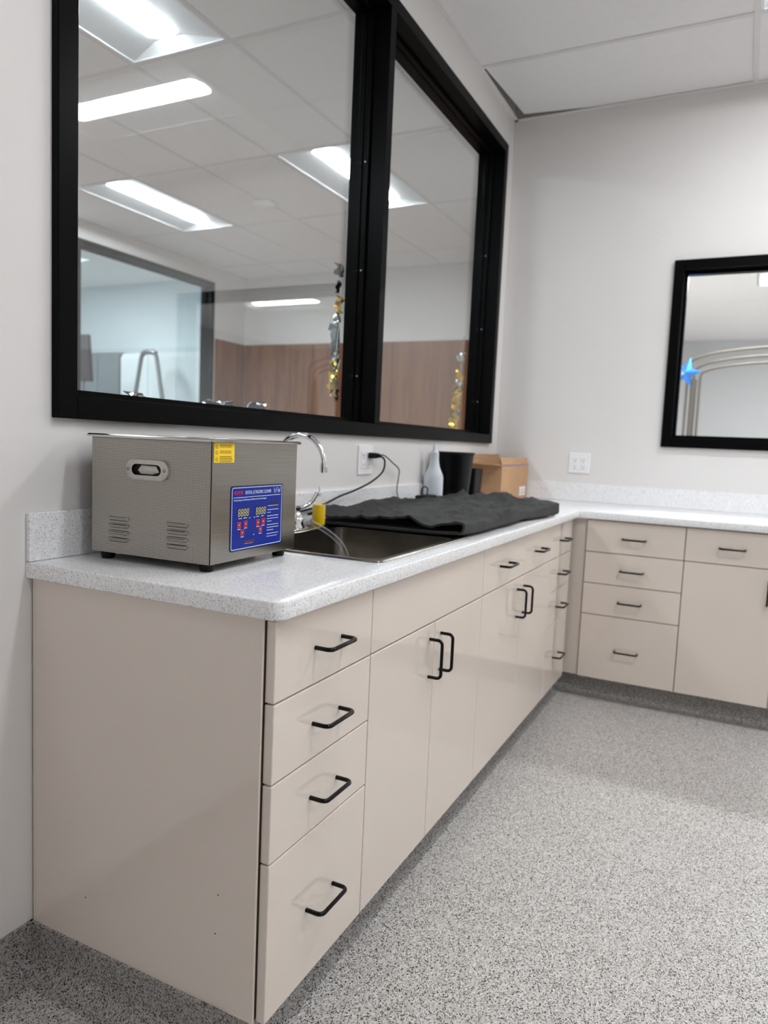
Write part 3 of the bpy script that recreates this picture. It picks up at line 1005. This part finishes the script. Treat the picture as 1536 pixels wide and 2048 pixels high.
frame_line(PX0 + .0035, PX1 - .0035, PZ0 + .0035, PZ1 - .0035, .005, .0013, .0027, 'white', 'border_print', cpn)
frame_line(PX0, PX1, PZ0, PZ1, .006, .0022, .0026, 'navy', 'border_print', cpn)
def text(s, x, z, size, mat, par, name='lettering', sx=1.0, d=.0027):
    cu = bpy.data.curves.new(name, 'FONT')
    cu.body = s
    cu.size = size
    cu.extrude = .0001
    ob = bpy.data.objects.new(name + '_tmp', cu)
    COL.objects.link(ob)
    bpy.context.view_layer.update()
    me = bpy.data.meshes.new_from_object(ob.evaluated_get(bpy.context.evaluated_depsgraph_get()))
    bpy.data.objects.remove(ob)
    bpy.data.curves.remove(cu)
    me.transform(Matrix(((sx, 0, 0, x), (0, 0, -1, -d), (0, 1, 0, z), (0, 0, 0, 1))))
    me.materials.clear()
    me.materials.append(MAT[mat])
    o = bpy.data.objects.new(name, me)
    COL.objects.link(o)
    o.parent = par
    return o
text('VEVOR', PX0 + .010, .1555, .0118, 'red', cpn, sx=.86)
text('VEVOR', PX0 + .0104, .1555, .0118, 'red', cpn, sx=.86, d=.00265)
text('DIGITAL ULTRASONIC CLEANER', PX0 + .050, .1558, .0106, 'white', cpn, sx=.64)
sheet('rule_print', 'white', PX0 + .009, PX1 - .010, .1492, .1503, .0027, cpn)
text('Technical Support and E-Warranty Certificate www.vevor.com/support', PX0 + .009, .1425, .0054, 'white', cpn, sx=.78)
def icon(x, z, dots):
    mb = MB()
    def bar(x0, z0, x1, z1, t=.0009):
        dx, dz = x1 - x0, z1 - z0
        l = math.hypot(dx, dz); nx, nz = -dz / l * t / 2, dx / l * t / 2
        mb.poly([(x0 + nx, -.0027, z0 + nz), (x1 + nx, -.0027, z1 + nz), (x1 - nx, -.0027, z1 - nz), (x0 - nx, -.0027, z0 - nz)], [(0, 1, 2, 3)])
    bar(x - .006, z + .007, x - .004, z - .004); bar(x + .006, z + .007, x + .004, z - .004); bar(x - .004, z - .004, x + .004, z - .004)
    if dots:
        bar(x - .0028, z + .001, x + .0028, z + .001, .0016); bar(x - .0022, z - .0016, x + .0022, z - .0016, .0016)
    else:
        bar(x - .003, z + .002, x, z - .001); bar(x, z - .001, x + .003, z + .003)
    mb.build('icon_print', 'white', cpn)
icon(PX1 - .032, .1600, False); icon(PX1 - .0165, .1600, True)
# displays with four seven-segment digits each
SEG = {'a': (0, 1, 1, 1), 'b': (1, 1, 1, .5), 'c': (1, .5, 1, 0), 'd': (0, 0, 1, 0), 'e': (0, 0, 0, .5), 'f': (0, .5, 0, 1), 'g': (0, .5, 1, .5)}
for dx in (PX0 + .024, PX0 + .089):
    dsp = sheet('display', 'display', dx, dx + .042, .108, .1265, .0028, cpn)
    for q in range(4):
        mb = MB()
        ox, oz, w2, h2 = dx + .0024 + q * .0100, .1100, .0058, .0140
        for x0, z0, x1, z1 in SEG.values():
            x0, x1, z0, z1 = ox + x0 * w2 + .0012 * z0, ox + x1 * w2 + .0012 * z1, oz + z0 * h2, oz + z1 * h2
            lx, lz = x1 - x0, z1 - z0
            l = math.hypot(lx, lz); t = .0008
            x0, x1, z0, z1 = x0 + lx / l * .0006, x1 - lx / l * .0006, z0 + lz / l * .0006, z1 - lz / l * .0006
            nx, nz = -lz / l * t, lx / l * t
            mb.poly([(x0 + nx, -.0031, z0 + nz), (x1 + nx, -.0031, z1 + nz), (x1 - nx, -.0031, z1 - nz), (x0 - nx, -.0031, z0 - nz)], [(0, 1, 2, 3)])
        mb.build('digit', 'digit', dsp)
for bx_, bz in ((.0305, .0915), (.054, .0925), (.0425, .0745), (.100, .0920), (.1205, .0930), (.110, .0760)):
    b_ = frame_line(PX0 + bx_ - .0064, PX0 + bx_ + .0064, bz - .0064, bz + .0064, .0012, .0022, .0030, 'red', 'button', cpn)
    sheet('button_face', 'darkred', PX0 + bx_ - .0044, PX0 + bx_ + .0044, bz - .0044, bz + .0044, .0029, b_)
    frame_line(PX0 + bx_ - .0018, PX0 + bx_ + .0018, bz - .0018, bz + .0018, .0017, .0008, .0032, 'white', 'button_mark', b_)
    sheet('caption_print', 'white', PX0 + bx_ - .0055, PX0 + bx_ + .0055, bz - .0098, bz - .0084, .0027, cpn)
for x0, x1, z in ((.028, .040, .1045), (.046, .058, .1045), (.066, .071, .1035), (.084, .089, .1035), (.094, .104, .1045), (.112, .122, .1045), (.083, .087, .066)):
    sheet('caption_print', 'white', PX0 + x0, PX0 + x1, z, z + .0014, .0027, cpn)
sheet('badge_print', 'darkred', PX0 + .050, PX0 + .088, .0505, .0560, .0027, cpn)
sheet('rule_print', 'white', PX0 + .052, PX0 + .082, .0490, .0495, .0027, cpn)
sheet('rule_print', 'white', PX0 + .138, PX0 + .180, .1255, .1264, .0027, cpn)
sheet('badge_print', 'navy', PX0 + .142, PX0 + .180, .1282, .1345, .0027, cpn)
for k, (w2, z) in enumerate(((.047, .1165), (.018, .1105), (.047, .1025), (.047, .0965), (.020, .0905), (.047, .0825), (.047, .0765), (.026, .0705), (.047, .0625), (.042, .0565))):
    x = PX0 + .136
    while x < PX0 + .136 + w2 - .003:           # rows of tiny illegible words
        wd_ = min(random.uniform(.003, .008), PX0 + .136 + w2 - x)
        sheet('text_row_print', 'white', x, x + wd_, z, z + .0013, .0027, cpn)
        x += wd_ + .0012
stk = sheet('warning_sticker', 'yellow', .006, .073, .2235, .2640, .0022, uc)
for k, z in enumerate((.2555, .2435, .2300)):
    mb = MB()
    for q in range(5):
        a_ = q * 2 * PI / 5
        mb.poly([(.014 + .0042 * math.cos(a_), -.0026, z + .0042 * math.sin(a_)), (.014 + .0042 * math.cos(a_ + .7), -.0026, z + .0042 * math.sin(a_ + .7)), (.014 + .0014 * math.cos(a_ + .35), -.0026, z + .0014 * math.sin(a_ + .35))], [(0, 1, 2)])
    mb.build('icon_print', 'ink', stk)
    for r_ in range((2, 2, 4)[k]):
        zz = z + .0026 - r_ * .0033 + (.0025 if k == 2 else 0)
        x = .024
        while x < .062:
            wd_ = random.uniform(.002, .006)
            sheet('text_row_print', 'ink', x, x + wd_, zz, zz + .0012, .0025, stk)
            x += wd_ + .001
# drain tap on the sink side of the tank
MB().lathe([(.010, 0), (.010, .012), (.007, .014), (.007, .030)], n=14).build('drain_tap', 'chrome', uc, smooth=True, loc=(W_ + .0012, D_ - .05, .075), rot=(0, PI / 2, 0))

# ------------------------------------------------------------------ clear drain hose into the sink
def smooth_path(P, n=8):
    P = [Vector(p) for p in P]
    out = []
    Q = [P[0]] + P + [P[-1]]
    for i in range(len(P) - 1):
        p0, p1, p2, p3 = Q[i:i + 4]
        for k in range(n):
            t = k / n
            out.append(.5 * ((2 * p1) + (-p0 + p2) * t + (2 * p0 - 5 * p1 + 4 * p2 - p3) * t * t + (-p0 + 3 * p1 - 3 * p2 + p3) * t ** 3))
    out.append(P[-1])
    return out
hs = smooth_path([(.476, -.105, .976), (.56, -.115, .980), (.66, -.155, .972), (.74, -.225, .944), (.785, -.285, .900), (.80, -.315, .850), (.795, -.325, .775)])
hose = MB().tube(hs, .0072, 12, caps=False)
o = hose.build('drain_hose', 'hose', smooth=True)
tag(o, 'clear plastic hose curving from the tank into the sink', 'hose')

# ------------------------------------------------------------------ small bottle of yellow liquid
sb = tag(empty('small_bottle', (1.000, -.096, .9036)), 'small clear bottle of yellow liquid on the sink ledge', 'bottle')
MB().lathe([(.0185, .0), (.0205, .002), (.0205, .060), (.0198, .066)], n=20).build('liquid', 'yellowliquid', sb, smooth=True)
MB().lathe([(.0195, -.0002), (.0218, .002), (.0218, .070), (.0200, .080), (.0120, .090), (.0100, .094)], n=20, cap1=False).build('bottle_body', 'clearbottle', sb, smooth=True)
MB().lathe([(.0115, .0935), (.0115, .104), (.0050, .107), (.0030, .124), (.0020, .126)], n=16).build('dropper_cap', 'milky', sb, smooth=True)

# ------------------------------------------------------------------ towel, folded once along the front
def make_towel():
    TX0, TX1 = 1.015, 2.06
    prof = []                                     # (y, z) centre line of the sheet: bottom layer back -> front fold -> top layer back
    nb = 16
    for i in range(nb):
        prof.append((-.052 - (.560 - .052) * i / (nb - 1), .0065))
    for k in range(1, 8):
        a = -PI / 2 - PI * k / 8
        prof.append((-.572 + .0135 * math.cos(a) * 1.5, .0200 + .0135 * math.sin(a)))
    nt = 64
    for i in range(nt):
        prof.append((-.560 + (.560 - .040) * i / (nt - 1), .0335))
    nx = 150
    bm = bmesh.new()
    def dis(x, y, top):
        w1 = noise.noise(Vector((x * 2.2, y * 7.0, 3.1))) * .012
        w2 = noise.noise(Vector((x * 6.5 + y * 4, y * 16, 7.7))) * .006
        r1 = (1 - abs(noise.noise(Vector((x * 2.6 - y * 4, y * 9 + x * 1.5, 1.7))))) ** 4 * .014
        r2 = (1 - abs(noise.noise(Vector((x * 9 + y * 2, y * 20 - x * 3, 4.2))))) ** 4 * .006
        hem = .0022 * math.sin(y * 2 * PI / .011) * max(0, 1 - abs(y + .455) / .06)
        return w1 + w2 * 1.3 + r1 * 1.4 + r2 * 1.5 + hem
    V = []
    for ix_ in range(nx + 1):
        u = ix_ / nx
        row = []
        for j, (y, z) in enumerate(prof):
            top = j > nb + 3
            x = TX0 + (TX1 - TX0) * u
            skew = .05 * ((-y) / .57) * (1 if top else .6) * (1 - u) * .3
            xx = x + skew + noise.noise(Vector((y * 9, .3, 2))) * .010
            yy = y + noise.noise(Vector((x * 5, y * 3, 4))) * .012 * (1 if y > -.5 else .7)
            if u > .5 and y < -.35:
                yy -= .045 * ((u - .5) / .5) ** 2 * min(1, (-.35 - y) / .2)
            if u > .75 and y > -.22:
                xx -= .10 * (u - .75) / .25 * (1 + y / .22)
            zz = z
            if top:
                zz += max(-.012, dis(x, y, True)) + .004
                e = max(0, (u - .86) / .14)                   # far end rides up over a rolled hem
                zz += .026 * math.sin(min(1, e) * PI * .62) * (1 if y < -.18 else max(0, -y / .18))
                s0 = max(0, 1 - u / .07)
                zz -= .010 * s0 * (1 if -.5 < y else max(0, 1 - (-.5 - y) / .05))
            elif j < nb:
                zz += .0015 * (1 + noise.noise(Vector((x * 7, y * 7, 9))))
            fold = max(0, 1 - abs(j - (nb + 3)) / 6)
            if fold and j >= nb - 2:
                zz += fold * .010 * max(0, noise.noise(Vector((x * 8, 0, 5)))) + fold * .012 * max(0, 1 - u / .10)
            row.append(bm.verts.new((xx, yy, .9005 + zz)))
        V.append(row)
    for i in range(nx):
        for j in range(len(prof) - 1):
            bm.faces.new((V[i][j], V[i][j + 1], V[i + 1][j + 1], V[i + 1][j]))
    bmesh.ops.recalc_face_normals(bm, faces=bm.faces[:])
    bmesh.ops.solidify(bm, geom=bm.faces[:], thickness=.007)
    return bm
tw = tag(empty('towel', (1.5, -.3, .9)), 'black terry towel folded over the counter and sink', 'towel')
mb = MB(); mb.bm.free(); mb.bm = make_towel()
for v in mb.bm.verts:
    v.co -= Vector((1.5, -.3, .9))
mb.build('folded_cloth', 'towel', tw, smooth=True)
# stitched hem bead along the near end
hem = []
for k in range(22):
    y = -.075 - .47 * k / 21
    hem.append((1.012 - 1.5 + .012 * (-y) / .57, y + .3, .0360 + .004 * math.sin(k * 1.3) + .008 * noise.noise(Vector((0, y * 9, 2)))))
# rolled hem at the far end
rl = []
for k in range(18):
    y = -.19 - .43 * k / 17
    rl.append((2.045 - 1.5 + .012 * math.sin(k * .8) - .02 * (k / 17), y + .3, .024 + .003 * math.sin(k * 1.1)))
MB().tube(rl, [.012 + .007 * min(1, k / 6) for k in range(18)], 12).build('rolled_hem', 'towel', tw, smooth=True)

# ------------------------------------------------------------------ spray bottle, bins, box
sp = tag(empty('squeeze_bottle', (2.045, -.060, .9)), 'milky plastic bottle with tapered neck left of the tall black bin', 'bottle')
MB().lathe([(.040, 0), (.043, .003), (.0435, .06), (.0435, .132), (.040, .146), (.031, .166), (.0245, .182), (.0205, .204), (.019, .222)], n=28).build('bottle_body', 'milky', sp, smooth=True)
MB().lathe([(.040, .0015), (.0418, .004), (.0418, .125), (.010, .1255)], n=24).build('liquid', plain('pale_liquid', rgb(206, 214, 226), 0.2), sp, smooth=True)
MB().lathe([(.019, .222), (.019, .244), (.014, .249), (.009, .262), (.0055, .283), (.004, .285)], n=20).build('nozzle_cap', 'milky', sp, smooth=True)

b1 = tag(empty('waste_bin', (2.185, -.104, .9)), 'tall black tapered plastic bin with rolled rim', 'bin')
MB().lathe([(.062, 0), (.066, .003), (.088, .236), (.090, .238), (.090, .246), (.086, .248), (.084, .240), (.062, .010), (.002, .008)], n=32).build('bin_body', 'blackplastic', b1, smooth=True)
mb = MB(); mb.tube([(.0905 * math.cos(t), .0905 * math.sin(t), .246) for t in [2 * PI * k / 32 for k in range(32)]], .004, 8, closed=True)
mb.build('rolled_rim', 'blackplastic', b1, smooth=True)
b2 = tag(empty('black_caddy', (2.42, -.112, .9)), 'short black plastic caddy between the tall bin and the carton', 'caddy')
mb = MB()
bridge(mb, [rrect(-.052, .052, -.030, .030, .012, 0), rrect(-.060, .060, -.036, .036, .012, .170), rrect(-.056, .056, -.032, .032, .010, .170), rrect(-.050, .050, -.027, .027, .010, .006)], True)
mb.bm.faces.new([mb.bm.verts.new(p) for p in rrect(-.052, .052, -.030, .030, .012, 0)])
mb.build('caddy_body', 'blackplastic', b2, smooth=True)

bxo = tag(empty('cardboard_box', (2.605, -.205, .9)), 'brown cardboard carton with open flaps in the corner', 'box')
BW, BD, BH, bt = .500, .172, .186, .004
box('side_panel', 'card', 0, BW, 0, bt, 0, BH, bxo)
box('side_panel', 'card', 0, BW, BD - bt, BD, 0, BH, bxo)
box('end_panel', 'card', 0, bt, bt, BD - bt, 0, BH, bxo)
box('end_panel', 'card', BW - bt, BW, bt, BD - bt, 0, BH, bxo)
box('bottom_panel', 'card', bt, BW - bt, bt, BD - bt, 0, bt, bxo)
def flap(p, q, dirv, ln, name='flap', skew=(0, 0)):
    p, q, d = Vector(p), Vector(q), Vector(dirv).normalized() * ln
    along = (q - p).normalized()
    a, b = p + d + along * skew[0], q + d - along * skew[1]
    n = (q - p).cross(d).normalized() * .0035
    mb = MB().poly([p, q, b, a, p + n, q + n, b + n, a + n], [(0, 1, 2, 3), (7, 6, 5, 4), (0, 4, 5, 1), (1, 5, 6, 2), (2, 6, 7, 3), (3, 7, 4, 0)])
    return mb.build(name, 'card', bxo)
flap((0, 0, BH), (0, BD, BH), (-.88, 0, .06), .115, skew=(.004, .004))        # near end, folded out towards the bin
flap((BW - .004, 0, BH), (BW - .004, BD, BH), (.02, .2, .9), .03)
flap((0.0, BD, BH), (BW, BD, BH), (0, .08, .9), .055)
f = flap((0.0, .002, BH + .004), (BW, .002, BH + .004), (0, .30, .9), .040)
box('tape_strip', plain('tape_blue', rgb(88, 108, 176), .3), .01, BW - .02, -.001, .0, BH - .0005, BH + .0045, bxo)
for x in (.345, .408):
    box('shipping_label', 'white_plastic', x, x + .052, -.0008, .0, .018, .068, bxo)
    MB().box(x + .006, x + .044, -.0011, -.0007, .030, .033).box(x + .006, x + .036, -.0011, -.0007, .040, .042).box(x + .006, x + .040, -.0011, -.0007, .050, .052).build('label_print', 'greyslot', bxo)

# ------------------------------------------------------------------ outlets and cords
def outlet(name, label, far, a, z, right_switch=False):
    o = tag(empty(name, (a, 0, z) if not far else (L, -a, z), 0 if not far else -PI / 2), label, 'outlet', 'double outlets above the counter')
    box('cover_plate', 'white_plastic', -.058, .058, -.006, -.0002, -.057, .057, o, .0025)
    for x in (-.023, .023):
        r_ = box('receptacle', 'white_plastic', x - .0165, x + .0165, -.0085, -.0055, -.034, .034, o, .001)
        for zz in (-.018, .018):
            for dx in (-.006, .006):
                box('slot', 'greyslot', x + dx - .0012, x + dx + .0012, -.0089, -.0084, zz - .004, zz + .004, r_)
            MB().lathe([(.0028, 0), (.0028, .0005)], n=10).build('ground_hole', 'greyslot', r_, loc=(x, -.0084, zz - .010), rot=(PI / 2, 0, 0))
    return o
outlet('wall_outlet', 'white double outlet with a black plug on the window wall', False, 1.482, 1.109)
outlet('wall_outlet', 'white double outlet on the far wall beside the carton', True, .488, 1.113)

pc = tag(empty('power_cord', (1.505, -.009, 1.127)), 'black power cord plugged into the window wall outlet, sagging left', 'cord')
MB().box(-.014, .014, -.030, 0, -.011, .011, .004).tube([(0, -.026, 0), (.002, -.050, -.001)], [.009, .0055], 10).build('plug', 'rubber', pc, smooth=True)
base_ = Vector((1.505, -.009, 1.127))
P = smooth_path([base_ + Vector((.002, -.048, -.001)), (1.516, -.070, 1.110), (1.500, -.072, 1.068), (1.43, -.062, 1.030), (1.33, -.046, 1.000), (1.245, -.034, .982), (1.17, -.026, .962), (1.10, -.024, .950), (.98, -.026, .940), (.80, -.030, .925), (.70, -.030, .918), (.47, -.032, .912)])
MB().tube([p - base_ for p in P], .0036, 8).build('cable', 'rubber', pc, smooth=True)
pc2 = tag(empty('thin_cable', (1.536, -.009, 1.127)), 'thin black cable dropping right from the outlet behind the towel', 'cord')
base2 = Vector((1.536, -.009, 1.127))
MB().box(-.011, .009, -.026, 0, -.009, .009, .003).build('plug', 'rubber', pc2, smooth=True)
P = smooth_path([base2 + Vector((0, -.022, 0)), (1.575, -.038, 1.128), (1.66, -.034, 1.100), (1.735, -.030, 1.070), (1.738, -.028, 1.035), (1.728, -.028, .985), (1.745, -.029, .945), (1.758, -.030, .936)])
MB().tube([p - base2 for p in P], .0024, 8).build('cable', 'rubber', pc2, smooth=True)
lc = MB()
P = smooth_path([(1.86, -.085, .952), (1.845, -.088, .975), (1.855, -.09, .994), (1.885, -.092, .996), (1.905, -.092, .985), (1.905, -.09, .962)])
lc.tube(P, .0028, 8)
lp = tag(empty('cable_loop', (1.88, -.09, .945)), 'loop of black cable with a dark brick at the back of the towel', 'cord')
ob = lc.build('cable', 'rubber', lp, smooth=True)
for v in ob.data.vertices:
    v.co -= Vector((1.88, -.09, .945))
MB().box(-.05, .075, -.030, .026, -.012, .016, .008).build('power_brick', 'rubber', lp, smooth=True)
lc = MB()
P = smooth_path([(2.165, -.215, .9032), (2.215, -.232, .9032), (2.262, -.225, .9032), (2.272, -.200, .9032), (2.255, -.186, .9032)])
lc.tube(P, .0026, 8)
tag(lc.build('cable_end', 'rubber', smooth=True), 'short black cable end lying in front of the tall bin', 'cord')

# ------------------------------------------------------------------ things seen through the big window
def crumple(name, mat, par, c, sx, sy, sz, seed, n=5):
    """crumpled foil scrap: a small fan of creased triangles with thickness"""
    rnd = random.Random(seed)
    bm = bmesh.new()
    bmesh.ops.create_grid(bm, x_segments=n, y_segments=n, size=.5)
    for v in bm.verts:
        v.co.x *= (1 - .5 * abs(v.co.y))
        v.co.z = rnd.uniform(-.5, .5)
        v.co.x += rnd.uniform(-.08, .08)
        v.co.y += rnd.uniform(-.08, .08)
    bmesh.ops.triangulate(bm, faces=bm.faces[:])
    r = bmesh.ops.duplicate(bm, geom=bm.verts[:] + bm.edges[:] + bm.faces[:])
    dv = [g for g in r['geom'] if isinstance(g, bmesh.types.BMVert)]
    bmesh.ops.translate(bm, vec=(0, 0, .04), verts=dv)
    be = [g for g in bm.edges if g.is_boundary]
    bmesh.ops.bridge_loops(bm, edges=be)
    mb = MB(); mb.merge(bm, Matrix.Translation(c) @ Matrix(((sx, 0, 0, 0), (0, 0, sy, 0), (0, sz, 0, 0), (0, 0, 0, 1))))
    return mb.build(name, mat, par)
gl = tag(empty('foil_garland', (1.565, .20, 1.88)), 'gold and silver foil garland hanging beside the window mullion', 'garland')
MB().tube(smooth_path([(.03, 0, .0), (.03, 0, -.12), (.02, 0, -.25), (.0, 0, -.40), (-.03, 0, -.50)]), .0025, 6).build('string', 'silver', gl)
crumple('foil_star', 'blackfoil', gl, (.020, 0, -.02), .06, .03, .05, 1)
crumple('foil_star', 'blackfoil', gl, (.010, 0, -.085), .03, .02, .05, 2)
crumple('foil_star', 'gold', gl, (.024, 0, -.155), .045, .03, .07, 3)
crumple('foil_star', 'silver', gl, (.012, 0, -.215), .04, .02, .06, 4)
crumple('foil_star', 'greyfoil', gl, (.010, .01, -.30), .085, .03, .14, 5)
crumple('foil_star', 'silver', gl, (.012, 0, -.385), .075, .03, .08, 6)
crumple('foil_star', 'gold', gl, (-.004, 0, -.42), .05, .03, .07, 7)
crumple('foil_star', 'greyfoil', gl, (.020, .01, -.46), .06, .02, .12, 8)
crumple('foil_star', 'gold', gl, (-.016, -.005, -.475), .05, .03, .09, 9)
crumple('foil_star', 'blackfoil', gl, (.028, .0, -.515), .03, .02, .05, 10)
g2_ = tag(empty('foil_garland', (3.01, .22, 1.72)), 'gold foil garland hanging at the right edge of the window', 'garland')
MB().tube(smooth_path([(.08, 0, .10), (.06, 0, -.05), (.03, 0, -.2), (-.02, 0, -.42)]), .0025, 6).build('string', 'silver', g2_)
for k, (x, z, mt, s_) in enumerate(((.05, -.02, 'silver', .05), (.03, -.13, 'gold', .07), (.02, -.18, 'silver', .07), (.015, -.235, 'gold', .09), (.0, -.285, 'gold', .09), (-.01, -.335, 'gold', .09), (.02, -.36, 'silver', .06), (-.04, -.395, 'gold', .10), (-.02, -.41, 'gold', .07))):
    crumple('foil_star', mt, g2_, (x, 0, z), s_ * 1.1, .04, s_, 20 + k)
for nm, x, w2, h_, sd_, lb in (('foil_balloon', .83, .14, .045, 31, 'crumpled black and silver foil on the window ledge, left of the larger piece'),
                               ('foil_balloon', 1.04, .15, .06, 33, 'crumpled black foil on the window ledge nearest the mullion'),
                               ('foil_balloon', .485, .05, .04, 35, 'small black foil tip at the left of the window ledge')):
    e = tag(empty(nm, (x, .19, 1.265)), lb, 'foil decoration', 'foil scraps on the ledge')
    crumple('foil_skin', 'blackfoil', e, (0, 0, .0), w2, .07, h_, sd_)
    crumple('foil_edge', 'silver', e, (-.01, -.01, .002), w2 * .9, .03, h_ * .8, sd_ + 1)
# ledge in the next room that carries them
lg = MB().box(.1, 2.95, WT + .021, WT + .16, 1.222, 1.246, .003).build('trim_2', 'black')
struct(lg, 'black ledge below the window on the other side'); lg['category'] = 'ledge'

sd = tag(empty('smoke_detector', (3.828, 2.22, ZC)), 'round white smoke detector on the next room ceiling', 'smoke detector')
MB().lathe([(.085, 0), (.085, -.012), (.070, -.030), (.045, -.045), (.02, -.050)], n=28).build('housing', 'white_plastic', sd, smooth=True)
MB().lathe([(.090, .001), (.092, -.006), (.086, -.008)], n=28).build('base_ring', 'white_plastic', sd, smooth=True)

# rearmost room: grey folding stand, dark monitor, grey appliance and white cabinets
st = tag(empty('folding_stand', (5.30, 4.85, 0)), 'grey tubular stand shaped like a letter A behind the rear window', 'stand')
for q in (-1, 1):
    MB().tube([(0, q * .52, 0), (0, q * .34, .9), (0, q * .19, 1.66), (0, q * .115, 2.03), (0, q * .08, 2.09)], .024, 10).build('leg', 'greymetal', st, smooth=True)
MB().tube([(0, -.10, 2.07), (0, -.05, 2.09), (0, .05, 2.09), (0, .10, 2.07)], .032, 10).build('top_hinge', 'greymetal', st, smooth=True)
MB().tube([(0, -.33, .95), (0, .33, .95)], .014, 8).build('cross_bar', 'greymetal', st, smooth=True)
MB().tube([(-.01, .20, 1.62), (-.01, .235, 1.46)], .034, 10).build('clamp', 'darkgrey', st, smooth=True)
mo = tag(empty('monitor', (4.9, 5.45, 0)), 'dark monitor on a pole at the left of the rear window', 'monitor')
MB().lathe([(.20, 0), (.20, .02), (.03, .04), (.025, 1.75)], n=16).build('pole', 'greymetal', mo, smooth=True)
mb = MB().box(-.03, .03, -.12, .30, 1.72, 2.24, .012)
for v in mb.bm.verts:
    v.co.y -= (v.co.z - 1.98) * -.10
mb.build('screen', 'darkgrey', mo)
ap = tag(empty('storage_cabinet', (5.66, 5.97, 0)), 'grey upright cabinet behind the rear window', 'cabinet')
MB().box(-.06, .20, -.37, .37, 0, 2.14, .01).build('body', 'applgrey', ap)
for q in (-1, 1):
    d_ = MB().box(-.082, -.062, q * .185 - .180, q * .185 + .180, .06, 2.10, .006).build('door', 'applgrey', ap)
    MB().tube([(-.10, q * .03, .95), (-.10, q * .03, 1.15)], .008, 8).build('handle', 'greymetal', d_, smooth=True)
wc = tag(empty('white_cupboard', (5.66, 4.92, 0)), 'white tall cupboard behind the rear window', 'cupboard')
MB().box(-.06, .20, -.66, .66, 0, 2.12, .006).build('body', 'whitepanel', wc)
for k in range(3):
    MB().box(-.08, -.062, -.655 + k * .44, -.22 + k * .44, .06, 2.08, .004).build('door', 'whitepanel', wc)

# ------------------------------------------------------------------ things seen through the small window: nested metal arch and a blue foil star
ar = tag(empty('metal_arch', (5.0, -1.62, 0)), 'nested chrome tube arch standing behind the small window', 'arch stand')
for k, (hw, zt, zs, r_) in enumerate(((.745, 1.995, 1.845, .010), (.700, 1.935, 1.800, .010), (.655, 1.885, 1.775, .010))):
    pts = [(0, hw, 0.02), (0, hw, zs)]
    n_ = 24
    for i in range(1, n_):
        a_ = PI * i / n_
        pts.append((0, hw * math.cos(a_), zs + (zt - zs) * math.sin(a_) ** .8))
    pts += [(0, -hw, zs), (0, -hw, 0.02)]
    MB().tube(pts, r_, 8).build('arch_tube', 'archmetal', ar, smooth=True)
for s in (-1, 1):
    MB().box(-.15, .15, s * .70 - .075, s * .70 + .075, 0, .02, .004).build('base_plate', 'greymetal', ar)
    MB().tube([(0.03, s * .70, 0.02), (0.03, s * .70, 1.76)], .024, 10).build('post', 'archmetal', ar, smooth=True)
MB().box(-.02, .02, -.20, .21, 1.928, 1.945, .002).build('black_clip', 'blackplastic', ar)
bs = tag(empty('foil_star_balloon', (4.93, -.865, 1.80)), 'blue foil star tied to the left of the chrome arch', 'balloon')
mb = MB()
ring = []
for k in range(10):
    r_ = .115 if k % 2 == 0 else .050
    a_ = PI / 2 + k * PI / 5 + .25
    ring.append((0, r_ * math.cos(a_), r_ * math.sin(a_)))
mb.poly(ring + [(-.040, 0, 0), (.040, 0, 0)], [(k, (k + 1) % 10, 10) for k in range(10)] + [((k + 1) % 10, k, 11) for k in range(10)])
mb.build('star_body', 'bluefoil', bs)
mb = MB().poly([(-.05, .045, .02), (-.045, .0, -.01), (-.03, .055, -.05), (-.045, .055, -.05), (-.06, .045, .02), (-.055, 0, -.01)], [(0, 1, 2), (5, 4, 3), (0, 4, 5, 1), (1, 5, 3, 2), (2, 3, 4, 0)])
mb.build('pale_facet', 'paleblue', bs)
